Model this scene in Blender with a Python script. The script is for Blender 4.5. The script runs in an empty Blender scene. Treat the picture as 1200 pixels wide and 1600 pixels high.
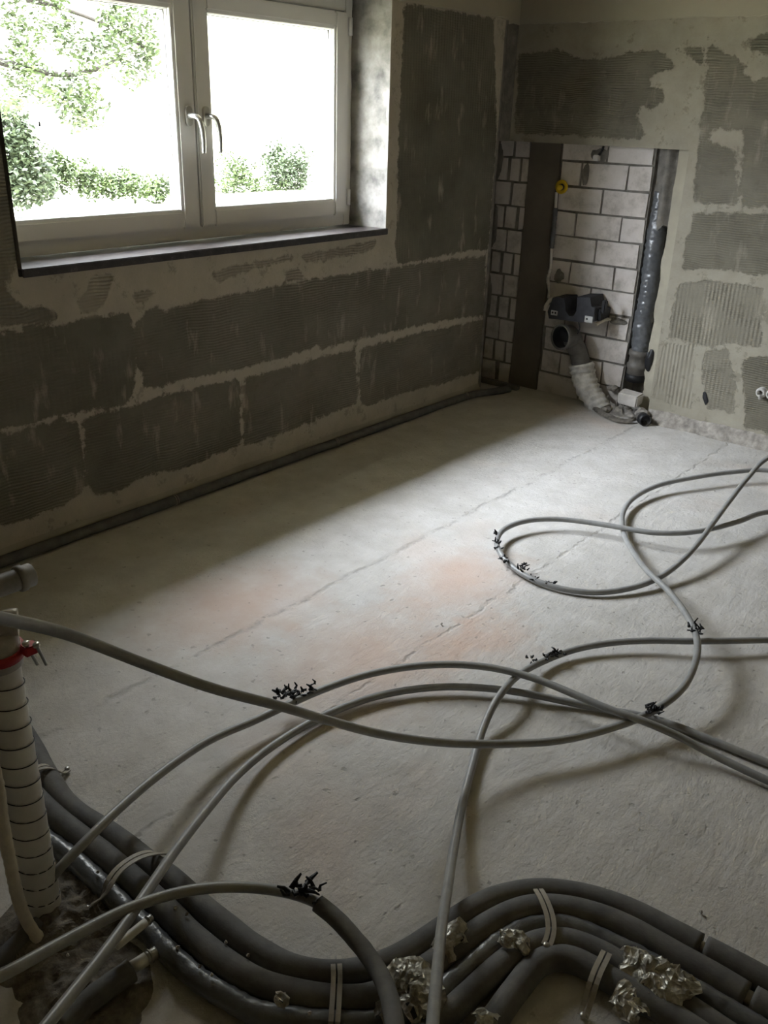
import bpy, bmesh, math, random
from mathutils import Vector, Matrix, noise

SC = bpy.context.scene
COL = SC.collection
PI = math.pi

# ------------------------------------------------------------------ camera
cam_data = bpy.data.cameras.new('camera')
cam = bpy.data.objects.new('camera', cam_data)
COL.objects.link(cam)
cr, cu, cb = ((0.766259, 0.641848, 0.029644), (-0.285105, 0.298298, 0.910897), (0.575814, -0.706435, 0.411567))
cam.matrix_world = Matrix(((cr[0], cu[0], cb[0], 2.79), (cr[1], cu[1], cb[1], 0.0), (cr[2], cu[2], cb[2], 1.5), (0, 0, 0, 1)))
cam_data.sensor_fit = 'VERTICAL'
cam_data.sensor_height = 36.0
cam_data.sensor_width = 27.0
cam_data.lens = 1381.9 / 1600 * 36.0
cam_data.clip_start = 0.02
cam_data.clip_end = 200
SC.camera = cam

# ------------------------------------------------------------------ daylight and exposure
SC.view_settings.view_transform = 'Standard'
SC.view_settings.look = 'None'
SC.view_settings.gamma = 1.0
SC.view_settings.use_curve_mapping = False
SC.view_settings.exposure = 0.34
SKY_BASE, SKY_GLOW, SKY_K = 2.6, 135.0, 3.3
GAZ, GEL = math.radians(90), math.radians(58)
glow_dir = (-math.cos(GAZ) * math.cos(GEL), -math.sin(GAZ) * math.cos(GEL), math.sin(GEL))

# overcast sky: pale at the horizon, much brighter high up where the hidden sun stands
world = bpy.data.worlds.new('overcast_sky')
SC.world = world
world.use_nodes = True
wn = world.node_tree
wn.nodes.clear()
wo = wn.nodes.new('ShaderNodeOutputWorld')
wc = wn.nodes.new('ShaderNodeTexCoord')
wd = wn.nodes.new('ShaderNodeVectorMath')
wd.operation = 'DOT_PRODUCT'
wd.inputs[1].default_value = glow_dir
wn.links.new(wc.outputs['Generated'], wd.inputs[0])
def wmath(op, a, b):
    m = wn.nodes.new('ShaderNodeMath')
    m.operation = op
    for k, v in enumerate((a, b)):
        if isinstance(v, bpy.types.NodeSocket): wn.links.new(v, m.inputs[k])
        else: m.inputs[k].default_value = v
    return m.outputs[0]
lobe = wmath('EXPONENT', wmath('MULTIPLY', wmath('SUBTRACT', wd.outputs['Value'], 1.0), SKY_K), 0.0)
b1 = wn.nodes.new('ShaderNodeBackground')
b1.inputs['Color'].default_value = (0.89, 0.945, 1.08, 1)
wn.links.new(wmath('MULTIPLY', lobe, SKY_GLOW), b1.inputs['Strength'])
b2 = wn.nodes.new('ShaderNodeBackground')
b2.inputs['Color'].default_value = (1.0, 0.91, 0.52, 1)
b2.inputs['Strength'].default_value = SKY_BASE
wa = wn.nodes.new('ShaderNodeAddShader')
wn.links.new(b1.outputs[0], wa.inputs[0])
wn.links.new(b2.outputs[0], wa.inputs[1])
wn.links.new(wa.outputs[0], wo.inputs[0])

# skylight is sampled through the window opening (a portal gives off no light of its own)
pd = bpy.data.lights.new('window_portal', 'AREA')
pd.shape = 'RECTANGLE'
pd.size = 1.9
pd.size_y = 1.0
pd.cycles.is_portal = True
portal = bpy.data.objects.new('window_portal', pd)
COL.objects.link(portal)
portal.location = (-0.40, 2.41, 1.49)
portal.rotation_euler = Vector((1, 0, 0)).to_track_quat('-Z', 'Y').to_euler()

# ------------------------------------------------------------------ material helpers
def new_mat(name):
    m = bpy.data.materials.new(name)
    m.use_nodes = True
    nt = m.node_tree
    b = nt.nodes['Principled BSDF']
    return m, nt, b

def L(nt, a, b):
    nt.links.new(a, b)

def objco(nt, scale=(1, 1, 1)):
    tc = nt.nodes.new('ShaderNodeTexCoord')
    mp = nt.nodes.new('ShaderNodeMapping')
    mp.inputs['Scale'].default_value = scale
    L(nt, tc.outputs['Object'], mp.inputs[0])
    return mp.outputs[0]

def noise_n(nt, co, scale, detail=4, rough=0.6):
    n = nt.nodes.new('ShaderNodeTexNoise')
    n.inputs['Scale'].default_value = scale
    n.inputs['Detail'].default_value = detail
    n.inputs['Roughness'].default_value = rough
    L(nt, co, n.inputs['Vector'])
    return n.outputs['Fac']

def ramp(nt, fac, stops):
    r = nt.nodes.new('ShaderNodeValToRGB')
    els = r.color_ramp.elements
    while len(els) < len(stops):
        els.new(0.5)
    for e, (p, c) in zip(els, stops):
        e.position = p
        e.color = (c[0], c[1], c[2], 1) if hasattr(c, '__len__') else (c, c, c, 1)
    L(nt, fac, r.inputs[0])
    return r.outputs[0]

def mixc(nt, fac, a, b, mode='MIX'):
    m = nt.nodes.new('ShaderNodeMix')
    m.data_type = 'RGBA'
    m.blend_type = mode
    for sock, v in ((m.inputs[0], fac), (m.inputs[6], a), (m.inputs[7], b)):
        if isinstance(v, bpy.types.NodeSocket):
            L(nt, v, sock)
        elif hasattr(v, '__len__'):
            sock.default_value = (v[0], v[1], v[2], 1)
        else:
            sock.default_value = v
    return m.outputs[2]

def math_n(nt, op, a, b=0.0, c=0.0):
    m = nt.nodes.new('ShaderNodeMath')
    m.operation = op
    for i, v in enumerate((a, b, c)):
        if isinstance(v, bpy.types.NodeSocket):
            L(nt, v, m.inputs[i])
        else:
            m.inputs[i].default_value = v
    return m.outputs[0]

def bump(nt, bsdf, height, strength, dist=0.01, normal=None):
    b = nt.nodes.new('ShaderNodeBump')
    b.inputs['Strength'].default_value = strength
    b.inputs['Distance'].default_value = dist
    L(nt, height, b.inputs['Height'])
    if normal is not None:
        L(nt, normal, b.inputs['Normal'])
    if bsdf is not None:
        L(nt, b.outputs[0], bsdf.inputs['Normal'])
    return b.outputs[0]

def simple(name, col, rough=0.6, metal=0.0, var=0.25, scale=30.0, bstr=0.15, bscale=120.0, spec=0.4):
    m, nt, b = new_mat(name)
    co = objco(nt)
    n = noise_n(nt, co, scale)
    lo = tuple(c * (1 - var) for c in col)
    hi = tuple(min(1, c * (1 + var)) for c in col)
    L(nt, ramp(nt, n, [(0.3, lo), (0.7, hi)]), b.inputs['Base Color'])
    b.inputs['Roughness'].default_value = rough
    b.inputs['Metallic'].default_value = metal
    b.inputs['Specular IOR Level'].default_value = spec
    if bstr:
        bump(nt, b, noise_n(nt, co, bscale, 3), bstr, 0.004)
    return m

def attr(nt, name):
    a = nt.nodes.new('ShaderNodeAttribute')
    a.attribute_name = name
    return a.outputs['Fac']

# ---- raw floor: pale screed with warm dust stains, pits and two straight board marks
def floor_material():
    m, nt, b = new_mat('raw_concrete')
    co = objco(nt)
    big = noise_n(nt, co, 1.3, 3)
    mid = noise_n(nt, co, 7.0, 6, 0.65)
    fine = noise_n(nt, co, 60.0, 6, 0.7)
    c = ramp(nt, mid, [(0.28, (0.47, 0.45, 0.415)), (0.72, (0.62, 0.60, 0.57))])
    warm = ramp(nt, big, [(0.56, 0.0), (0.68, 1.0)])
    c = mixc(nt, math_n(nt, 'MULTIPLY', warm, 0.25), c, (0.62, 0.46, 0.37))
    tc = nt.nodes.new('ShaderNodeTexCoord')
    sp = nt.nodes.new('ShaderNodeSeparateXYZ')
    L(nt, tc.outputs['Object'], sp.inputs[0])
    # reddish brick dust stains on the bright part of the floor
    for cx, cy, rr in ((0.80, 1.66, 0.30), (1.36, 1.72, 0.32), (1.28, 2.30, 0.25), (1.55, 2.05, 0.18)):
        dx = math_n(nt, 'SUBTRACT', sp.outputs[0], cx)
        dy = math_n(nt, 'SUBTRACT', sp.outputs[1], cy)
        d = math_n(nt, 'SQRT', math_n(nt, 'ADD', math_n(nt, 'MULTIPLY', dx, dx), math_n(nt, 'MULTIPLY', math_n(nt, 'MULTIPLY', dy, dy), 0.5)))
        d = math_n(nt, 'ADD', d, math_n(nt, 'MULTIPLY', math_n(nt, 'SUBTRACT', mid, 0.5), 0.35))
        f = ramp(nt, math_n(nt, 'DIVIDE', d, rr), [(0.1, 0.45), (1.0, 0.0)])
        c = mixc(nt, f, c, (0.66, 0.43, 0.32))
    pit = ramp(nt, noise_n(nt, co, 38.0, 2, 0.5), [(0.27, 0.0), (0.33, 1.0)])
    c = mixc(nt, math_n(nt, 'MULTIPLY', math_n(nt, 'SUBTRACT', 1.0, pit), 0.45), c, (0.25, 0.23, 0.2))
    # board marks running along the room
    h = None
    wob = math_n(nt, 'MULTIPLY', math_n(nt, 'SUBTRACT', noise_n(nt, co, 5.0, 5, 0.7), 0.5), 0.09)
    for x0, w in ((0.955, 0.006), (1.43, 0.004)):
        dd = math_n(nt, 'ABSOLUTE', math_n(nt, 'ADD', math_n(nt, 'SUBTRACT', sp.outputs[0], x0), wob))
        g = ramp(nt, math_n(nt, 'DIVIDE', dd, w * 3), [(0.15, 1.0), (0.9, 0.0)])
        brk = ramp(nt, noise_n(nt, co, 14.0, 3), [(0.42, 0.0), (0.56, 1.0)])
        g = math_n(nt, 'MULTIPLY', g, brk)
        c = mixc(nt, math_n(nt, 'MULTIPLY', g, 0.4), c, (0.22, 0.2, 0.18))
        h = g if h is None else math_n(nt, 'ADD', h, g)
    L(nt, c, b.inputs['Base Color'])
    b.inputs['Roughness'].default_value = 0.8
    b.inputs['Specular IOR Level'].default_value = 0.3
    stretch = noise_n(nt, objco(nt, (24, 9, 1)), 1.0, 6, 0.7)
    n1 = bump(nt, None, math_n(nt, 'SUBTRACT', math_n(nt, 'ADD', fine, math_n(nt, 'MULTIPLY', stretch, 2.0)), h), 0.40, 0.012)
    bump(nt, b, pit, 0.4, 0.004, n1)
    return m

# ---- stripped wall: pale plaster with dark combed adhesive beds (attributes on the wall grid say where)
def wall_material(name, base_lo, base_hi, dark_lo, dark_hi, seed):
    m, nt, b = new_mat(name)
    co = objco(nt)
    sd = attr(nt, 'bed')
    tone = attr(nt, 'tone')
    comb = attr(nt, 'comb')
    n_edge = noise_n(nt, co, 22.0 + seed, 6, 0.75)
    n_mid = noise_n(nt, co, 6.0 + seed, 5, 0.7)
    n_fine = noise_n(nt, co, 90.0, 5, 0.7)
    e = math_n(nt, 'ADD', sd, math_n(nt, 'MULTIPLY', math_n(nt, 'SUBTRACT', n_edge, 0.5), 0.07))
    e = math_n(nt, 'ADD', e, math_n(nt, 'MULTIPLY', math_n(nt, 'SUBTRACT', n_mid, 0.5), 0.045))
    mask = ramp(nt, math_n(nt, 'MULTIPLY_ADD', e, 60.0, 0.5), [(0.25, 0.0), (0.75, 1.0)])
    base = ramp(nt, n_mid, [(0.3, base_lo), (0.7, base_hi)])
    dk = ramp(nt, noise_n(nt, co, 3.1 + seed, 4, 0.6), [(0.35, dark_lo), (0.68, dark_hi)])
    # dirty scraps left on the bare plaster
    sc = ramp(nt, noise_n(nt, co, 11.0 + seed, 7, 0.72), [(0.57, 0.0), (0.61, 1.0)])
    base = mixc(nt, math_n(nt, 'MULTIPLY', sc, 0.45), base, dark_hi)
    # vertical pale scuffs on the beds
    scf = ramp(nt, noise_n(nt, objco(nt, (9, 9, 2.6)), 1.6, 5, 0.6), [(0.58, 0.0), (0.70, 0.75)])
    dk = mixc(nt, scf, dk, base_lo)
    dk = mixc(nt, math_n(nt, 'SUBTRACT', 1.0, tone), dk, base)
    c = mixc(nt, mask, base, dk)
    L(nt, c, b.inputs['Base Color'])
    b.inputs['Roughness'].default_value = 0.85
    b.inputs['Specular IOR Level'].default_value = 0.25
    # comb ridges: wavy lines, direction from the comb attribute (0 level, 1 upright)
    hs = []
    for d in ('Z', 'H'):
        w = nt.nodes.new('ShaderNodeTexWave')
        w.wave_type = 'BANDS'
        w.bands_direction = 'Z' if d == 'Z' else 'DIAGONAL'
        w.inputs['Scale'].default_value = 28.0 if d == 'Z' else 17.0
        w.inputs['Distortion'].default_value = 10.0 if d == 'Z' else 4.0
        w.inputs['Detail'].default_value = 1.0
        w.inputs['Detail Scale'].default_value = 0.22
        L(nt, objco(nt, (1, 1, 1) if d == 'Z' else (1.8, 1.8, 0.02)), w.inputs['Vector'])
        hs.append(w.outputs['Fac'])
    mx = nt.nodes.new('ShaderNodeMix')
    L(nt, comb, mx.inputs[0]); L(nt, hs[0], mx.inputs[2]); L(nt, hs[1], mx.inputs[3])
    ridg = math_n(nt, 'MULTIPLY', mx.outputs[0], mask)
    pres = ramp(nt, noise_n(nt, co, 4.5 + seed, 3), [(0.38, 0.15), (0.6, 1.0)])
    ridg = math_n(nt, 'MULTIPLY', ridg, pres)
    hh = math_n(nt, 'ADD', math_n(nt, 'MULTIPLY', ridg, 1.1), math_n(nt, 'MULTIPLY', n_fine, 0.35))
    hh = math_n(nt, 'ADD', hh, math_n(nt, 'MULTIPLY', mask, -0.8))
    hh = math_n(nt, 'ADD', hh, math_n(nt, 'MULTIPLY', n_edge, 0.5))
    bump(nt, b, hh, 0.7, 0.006)
    return m

M = {}
M['floor'] = floor_material()
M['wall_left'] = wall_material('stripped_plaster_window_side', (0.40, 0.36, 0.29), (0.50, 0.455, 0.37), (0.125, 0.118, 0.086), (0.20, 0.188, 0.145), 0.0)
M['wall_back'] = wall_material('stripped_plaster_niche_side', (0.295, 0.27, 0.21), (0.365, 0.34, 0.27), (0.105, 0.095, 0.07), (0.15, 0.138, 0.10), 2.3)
M['plaster'] = simple('grey_plaster', (0.38, 0.35, 0.275), 0.9, var=0.15, scale=6, bstr=0.3, bscale=60)
M['unseen_wall'] = simple('warm_bounce_plaster', (0.48, 0.395, 0.25), 0.9, var=0.15, scale=3, bstr=0.2)  # yellowed to warm the bounce light; only on walls and ceiling out of view
M['upper'] = simple('old_painted_plaster', (0.37, 0.34, 0.265), 0.85, var=0.06, scale=3, bstr=0.15, bscale=40)
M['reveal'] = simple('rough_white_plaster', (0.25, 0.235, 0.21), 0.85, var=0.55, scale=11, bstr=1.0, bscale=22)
M['mortar'] = simple('grey_mortar', (0.20, 0.185, 0.16), 0.95, var=0.3, scale=20, bstr=0.7, bscale=70)
M['mortar_dark'] = simple('dark_mortar', (0.155, 0.132, 0.105), 0.95, var=0.15, scale=5, bstr=0.3, bscale=90)
M['pvc'] = simple('white_window_plastic', (0.84, 0.83, 0.80), 0.28, var=0.03, scale=3, bstr=0.0)
M['gasket'] = simple('grey_rubber_gasket', (0.16, 0.15, 0.14), 0.6, var=0.1, bstr=0.0)
M['spacer'] = simple('aluminium_spacer', (0.55, 0.55, 0.55), 0.35, 0.8, var=0.05, bstr=0.0)
M['handle'] = simple('brushed_silver', (0.62, 0.61, 0.58), 0.3, 0.85, var=0.05, bstr=0.0)
M['hose'] = simple('grey_plastic_hose', (0.285, 0.285, 0.275), 0.38, var=0.14, scale=25, bstr=0.08, spec=0.5)
M['foam'] = simple('dark_grey_foam', (0.135, 0.132, 0.126), 0.72, var=0.22, scale=22, bstr=0.12, bscale=160, spec=0.3)
M['foam_dusty'] = simple('dusty_grey_foam', (0.15, 0.148, 0.14), 0.75, var=0.25, scale=16, bstr=0.15, spec=0.3)
M['tape_wrap'] = simple('glossy_grey_tape', (0.11, 0.115, 0.12), 0.3, var=0.25, scale=30, bstr=0.5, bscale=45, spec=0.7)
M['black_tape'] = simple('black_tape', (0.012, 0.012, 0.012), 0.45, var=0.2, bstr=0.0)
M['black'] = simple('black_rubber_and_hole_shade', (0.015, 0.015, 0.016), 0.5, var=0.2)  # rubber parts, and the painted shade inside holes and the drain bore
M['white_pipe'] = simple('white_plastic_pipe', (0.66, 0.64, 0.60), 0.4, var=0.06, bstr=0.0)
M['beige'] = simple('beige_plastered_cord', (0.62, 0.57, 0.47), 0.85, var=0.15, scale=25, bstr=0.5, bscale=70)
M['strap'] = simple('beige_strap', (0.36, 0.33, 0.28), 0.55, var=0.15, bstr=0.1)
M['steel'] = simple('dull_steel', (0.5, 0.49, 0.46), 0.35, 0.9, var=0.2, scale=60, bstr=0.1)
M['zinc'] = simple('zinc_plate', (0.60, 0.60, 0.58), 0.5, 0.4, var=0.1, bstr=0.0)
M['yellow'] = simple('yellow_plastic', (0.72, 0.50, 0.02), 0.45, var=0.08, bstr=0.0)
M['red'] = simple('red_plastic', (0.42, 0.02, 0.025), 0.45, var=0.15, bstr=0.05)
M['rubble'] = simple('rubble_dust', (0.30, 0.275, 0.24), 0.95, var=0.4, scale=28, bstr=0.9, bscale=60)
M['rubble_dark'] = simple('dark_brown_rubble', (0.17, 0.15, 0.12), 0.95, var=0.5, scale=34, bstr=1.0, bscale=80)  # darker brown than the other rubble
M['brick_chunk'] = simple('pale_brick_piece', (0.55, 0.52, 0.48), 0.9, var=0.12, scale=20, bstr=0.3)
M['drain'] = simple('grey_drain_plastic', (0.13, 0.12, 0.105), 0.5, var=0.3, scale=14, bstr=0.15)
M['drain_dusty'] = simple('dusty_drain_plastic', (0.22, 0.205, 0.18), 0.55, var=0.25, scale=20, bstr=0.15)
M['block_foam'] = simple('black_packing_foam', (0.042, 0.042, 0.046), 0.7, var=0.2, bstr=0.2)
M['wrap_white'] = simple('plaster_soaked_wrap', (0.58, 0.56, 0.52), 0.8, var=0.3, scale=22, bstr=0.8, bscale=55)
M['cap_clear'] = simple('dusty_clear_cap', (0.42, 0.39, 0.35), 0.4, var=0.2, bstr=0.3)
M['stack_wrap'] = simple('dusty_wound_tape', (0.66, 0.65, 0.62), 0.5, var=0.14, scale=9, bstr=0.15)
M['leaf'] = simple('green_leaves', (0.048, 0.068, 0.024), 0.6, var=0.7, scale=3, bstr=0.0)
M['leaf_dark'] = simple('dark_green_leaves', (0.035, 0.048, 0.022), 0.6, var=0.4, scale=3, bstr=0.0)
M['bark'] = simple('brown_bark', (0.03, 0.025, 0.02), 0.9, var=0.3, bstr=0.5)
M['paving'] = simple('pale_terrace', (0.25, 0.24, 0.17), 0.9, var=0.08, scale=0.7, bstr=0.1)
M['fence'] = simple('pale_wooden_fence', (0.12, 0.11, 0.09), 0.8, var=0.15, bstr=0.1)

def brick_material():
    m, nt, b = new_mat('sand_lime_brick')
    co = objco(nt)
    n = noise_n(nt, co, 9.0, 6, 0.7)
    c = ramp(nt, n, [(0.30, (0.38, 0.35, 0.31)), (0.50, (0.62, 0.575, 0.535)), (0.75, (0.70, 0.655, 0.625))])
    L(nt, c, b.inputs['Base Color'])
    b.inputs['Roughness'].default_value = 0.9
    bump(nt, b, noise_n(nt, co, 80.0, 4), 0.25, 0.004)
    return m
M['brick'] = brick_material()

def marble_material():
    m, nt, b = new_mat('dark_marble')
    co = objco(nt)
    n = noise_n(nt, co, 26.0, 8, 0.75)
    c = ramp(nt, n, [(0.38, (0.018, 0.013, 0.012)), (0.62, (0.05, 0.042, 0.040)), (0.76, (0.28, 0.25, 0.24))])
    L(nt, c, b.inputs['Base Color'])
    b.inputs['Roughness'].default_value = 0.33
    b.inputs['Specular IOR Level'].default_value = 0.6
    bump(nt, b, noise_n(nt, co, 60.0, 3), 0.12, 0.003)
    return m
M['marble'] = marble_material()

def foil_material():
    m, nt, b = new_mat('crumpled_aluminium_foil')
    co = objco(nt)
    v = nt.nodes.new('ShaderNodeTexVoronoi')
    v.inputs['Scale'].default_value = 70.0
    L(nt, co, v.inputs['Vector'])
    n = noise_n(nt, co, 45.0, 4)
    L(nt, ramp(nt, n, [(0.35, (0.50, 0.47, 0.39)), (0.65, (0.85, 0.82, 0.74))]), b.inputs['Base Color'])
    b.inputs['Metallic'].default_value = 0.5
    b.inputs['Roughness'].default_value = 0.36
    bump(nt, b, v.outputs['Distance'], 0.9, 0.006)
    return m
M['foil'] = foil_material()

def glass_material():
    m = bpy.data.materials.new('window_glass')
    m.use_nodes = True
    nt = m.node_tree
    nt.nodes.clear()
    out = nt.nodes.new('ShaderNodeOutputMaterial')
    t = nt.nodes.new('ShaderNodeBsdfTransparent')
    t.inputs[0].default_value = (0.985, 0.99, 0.985, 1)
    g = nt.nodes.new('ShaderNodeBsdfGlossy')
    g.inputs['Roughness'].default_value = 0.02
    f = nt.nodes.new('ShaderNodeLayerWeight')
    f.inputs['Blend'].default_value = 0.5
    f = math_n(nt, 'MULTIPLY_ADD', math_n(nt, 'POWER', f.outputs['Facing'], 5.0), 0.35, 0.015)
    mx = nt.nodes.new('ShaderNodeMixShader')
    nt.links.new(f, mx.inputs[0])
    nt.links.new(t.outputs[0], mx.inputs[1])
    nt.links.new(g.outputs[0], mx.inputs[2])
    nt.links.new(mx.outputs[0], out.inputs[0])
    return m
M['glass'] = glass_material()

# ------------------------------------------------------------------ mesh helpers
def obj(name, bm, mats, parent=None, smooth=False):
    me = bpy.data.meshes.new(name)
    bmesh.ops.recalc_face_normals(bm, faces=bm.faces)
    bm.to_mesh(me)
    bm.free()
    if not isinstance(mats, (list, tuple)):
        mats = [mats]
    for m in mats:
        me.materials.append(M[m] if isinstance(m, str) else m)
    if smooth:
        for p in me.polygons:
            p.use_smooth = True
    o = bpy.data.objects.new(name, me)
    COL.objects.link(o)
    if parent is not None:
        o.parent = parent
        o.matrix_parent_inverse = Matrix.Translation(-parent.location)
    return o

def struct(o):
    o['kind'] = 'structure'
    return o

def tag(o, label, cat, group=None, kind=None):
    o['label'] = label
    o['category'] = cat
    if group: o['group'] = group
    if kind: o['kind'] = kind
    return o

def thing(name, label, cat, loc=(0, 0, 0), group=None):
    o = bpy.data.objects.new(name, None)
    COL.objects.link(o)
    o.location = loc
    o.empty_display_size = 0.05
    return tag(o, label, cat, group)

def box(bm, lo, hi, mat=0, bevel=0.0):
    vs = [bm.verts.new((x, y, z)) for x in (lo[0], hi[0]) for y in (lo[1], hi[1]) for z in (lo[2], hi[2])]
    fs = []
    for q in ((0, 1, 3, 2), (4, 6, 7, 5), (0, 4, 5, 1), (2, 3, 7, 6), (0, 2, 6, 4), (1, 5, 7, 3)):
        f = bm.faces.new([vs[i] for i in q])
        f.material_index = mat
        fs.append(f)
    if bevel:
        es = set(e for f in fs for e in f.edges)
        bmesh.ops.bevel(bm, geom=list(es), offset=bevel, segments=2, affect='EDGES', clamp_overlap=True)
    return vs

def prism(bm, poly, axis, a, b, mat=0):
    # poly: list of 2D points in the two remaining axes, extruded along axis from a to b
    def mk(p, v):
        if axis == 0: return (v, p[0], p[1])
        if axis == 1: return (p[0], v, p[1])
        return (p[0], p[1], v)
    A = [bm.verts.new(mk(p, a)) for p in poly]
    B = [bm.verts.new(mk(p, b)) for p in poly]
    n = len(poly)
    fs = [bm.faces.new(A), bm.faces.new(B[::-1])]
    for i in range(n):
        fs.append(bm.faces.new((A[i], B[i], B[(i + 1) % n], A[(i + 1) % n])))
    for f in fs: f.material_index = mat

def spline(pts, step=0.012):
    P = [Vector(p) for p in pts]
    if len(P) == 2:
        n = max(2, int((P[1] - P[0]).length / step))
        return [P[0].lerp(P[1], i / n) for i in range(n + 1)]
    Q = [P[0] * 2 - P[1]] + P + [P[-1] * 2 - P[-2]]
    out = []
    for i in range(1, len(Q) - 2):
        p0, p1, p2, p3 = Q[i - 1:i + 3]
        # centripetal Catmull-Rom
        t0 = 0.0
        t1 = t0 + max(1e-5, (p1 - p0).length) ** 0.5
        t2 = t1 + max(1e-5, (p2 - p1).length) ** 0.5
        t3 = t2 + max(1e-5, (p3 - p2).length) ** 0.5
        n = max(2, int((p2 - p1).length / step))
        for k in range(n):
            t = t1 + (t2 - t1) * k / n
            a1 = p0 * ((t1 - t) / (t1 - t0)) + p1 * ((t - t0) / (t1 - t0))
            a2 = p1 * ((t2 - t) / (t2 - t1)) + p2 * ((t - t1) / (t2 - t1))
            a3 = p2 * ((t3 - t) / (t3 - t2)) + p3 * ((t - t2) / (t3 - t2))
            b1 = a1 * ((t2 - t) / (t2 - t0)) + a2 * ((t - t0) / (t2 - t0))
            b2 = a2 * ((t3 - t) / (t3 - t1)) + a3 * ((t - t1) / (t3 - t1))
            out.append(b1 * ((t2 - t) / (t2 - t1)) + b2 * ((t - t1) / (t2 - t1)))
    out.append(P[-1])
    # relax the hand-set heights and kinks a little
    for _ in range(3):
        out = [out[0]] + [(out[i - 1] + out[i] * 2 + out[i + 1]) / 4 for i in range(1, len(out) - 1)] + [out[-1]]
    return out

def sweep(bm, path, rad, sides=14, cap=True, rfun=None, mat=0, hollow=0.0):
    # tube along path; rad is a number or f(t); rfun(i, a, t) multiplies the radius
    n = len(path)
    T = [(path[min(i + 1, n - 1)] - path[max(i - 1, 0)]).normalized() for i in range(n)]
    u = T[0].orthogonal().normalized()
    rings = []
    for i in range(n):
        u = (u - T[i] * u.dot(T[i])).normalized()
        v = T[i].cross(u)
        t = i / (n - 1)
        r0 = rad(t) if callable(rad) else rad
        ring = []
        for k in range(sides):
            a = 2 * PI * k / sides
            r = r0 * (rfun(i, a, t) if rfun else 1.0)
            ring.append(bm.verts.new(path[i] + (u * math.cos(a) + v * math.sin(a)) * r))
        rings.append(ring)
    for i in range(n - 1):
        for k in range(sides):
            f = bm.faces.new((rings[i][k], rings[i][(k + 1) % sides], rings[i + 1][(k + 1) % sides], rings[i + 1][k]))
            f.material_index = mat
            f.smooth = True
    if cap:
        for ring in (rings[0][::-1], rings[-1]):
            f = bm.faces.new(ring)
            f.material_index = mat
    return rings

def lathe(bm, prof, origin, axis, sides=28, mat=0):
    # prof: list of (along, radius) on the given axis
    ax = Vector(axis).normalized()
    u = ax.orthogonal().normalized()
    v = ax.cross(u)
    o = Vector(origin)
    rings = []
    for h, r in prof:
        rings.append([bm.verts.new(o + ax * h + (u * math.cos(2 * PI * k / sides) + v * math.sin(2 * PI * k / sides)) * max(r, 1e-4)) for k in range(sides)])
    for i in range(len(rings) - 1):
        for k in range(sides):
            f = bm.faces.new((rings[i][k], rings[i][(k + 1) % sides], rings[i + 1][(k + 1) % sides], rings[i + 1][k]))
            f.material_index = mat
            f.smooth = True

# ------------------------------------------------------------------ wall grids with adhesive-bed attributes
def seg_dist(px, py, ax, ay, bx, by):
    dx, dy = bx - ax, by - ay
    l = dx * dx + dy * dy
    t = 0 if l == 0 else max(0, min(1, ((px - ax) * dx + (py - ay) * dy) / l))
    return math.hypot(px - ax - t * dx, py - ay - t * dy)

def poly_sd(px, py, poly):
    ins = False
    d = 9.0
    n = len(poly)
    for i in range(n):
        ax, ay = poly[i]
        bx, by = poly[(i + 1) % n]
        d = min(d, seg_dist(px, py, ax, ay, bx, by))
        if (ay > py) != (by > py) and px < (bx - ax) * (py - ay) / (by - ay) + ax:
            ins = not ins
    return d if ins else -d

def wall_grid(name, mat, us, vs, place, hole, beds):
    # us, vs: coordinates of the grid lines; hole(u, v) true where there is no wall
    me = bpy.data.meshes.new(name)
    verts, idx = [], {}
    for i, u in enumerate(us):
        for j, v in enumerate(vs):
            idx[i, j] = len(verts)
            verts.append(place(u, v))
    faces = []
    for i in range(len(us) - 1):
        for j in range(len(vs) - 1):
            if not hole((us[i] + us[i + 1]) / 2, (vs[j] + vs[j + 1]) / 2):
                faces.append((idx[i, j], idx[i + 1, j], idx[i + 1, j + 1], idx[i, j + 1]))
    me.from_pydata(verts, [], faces)
    A = {k: me.attributes.new(k, 'FLOAT', 'POINT') for k in ('bed', 'tone', 'comb')}
    boxes = [(min(p[0] for p in b[0]) - 0.06, max(p[0] for p in b[0]) + 0.06, min(p[1] for p in b[0]) - 0.06, max(p[1] for p in b[0]) + 0.06) for b in beds]
    k = 0
    for u in us:
        for v in vs:
            best, tn, cb = -0.06, 0.8, 0.0
            for (poly, tone, comb), bb in zip(beds, boxes):
                if bb[0] < u < bb[1] and bb[2] < v < bb[3]:
                    d = poly_sd(u, v, poly)
                    if d > best:
                        best, tn, cb = d, tone, comb
            A['bed'].data[k].value = min(best, 0.08)
            A['tone'].data[k].value = tn
            A['comb'].data[k].value = cb
            k += 1
    me.materials.append(M[mat])
    o = bpy.data.objects.new(name, me)
    COL.objects.link(o)
    return struct(o)

def lines(a, b, step, extra=()):
    n = max(1, int(round((b - a) / step)))
    s = [a + (b - a) * i / n for i in range(n + 1)]
    for e in extra:
        k = min(range(len(s)), key=lambda i: abs(s[i] - e))
        s[k] = e
    return s

ROOM_X1, ROOM_Y0, ROOM_Z1 = 4.3, -1.6, 2.5
WY0, WY1, WZ0, WZ1 = 1.50, 3.366, 0.975, 1.975     # window opening in the left wall
LY1 = 4.275                                         # where the window wall steps back
BY = 4.53                                           # face of the back wall
NX1, NZ1 = 0.945, 1.376                             # niche right edge and top

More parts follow.
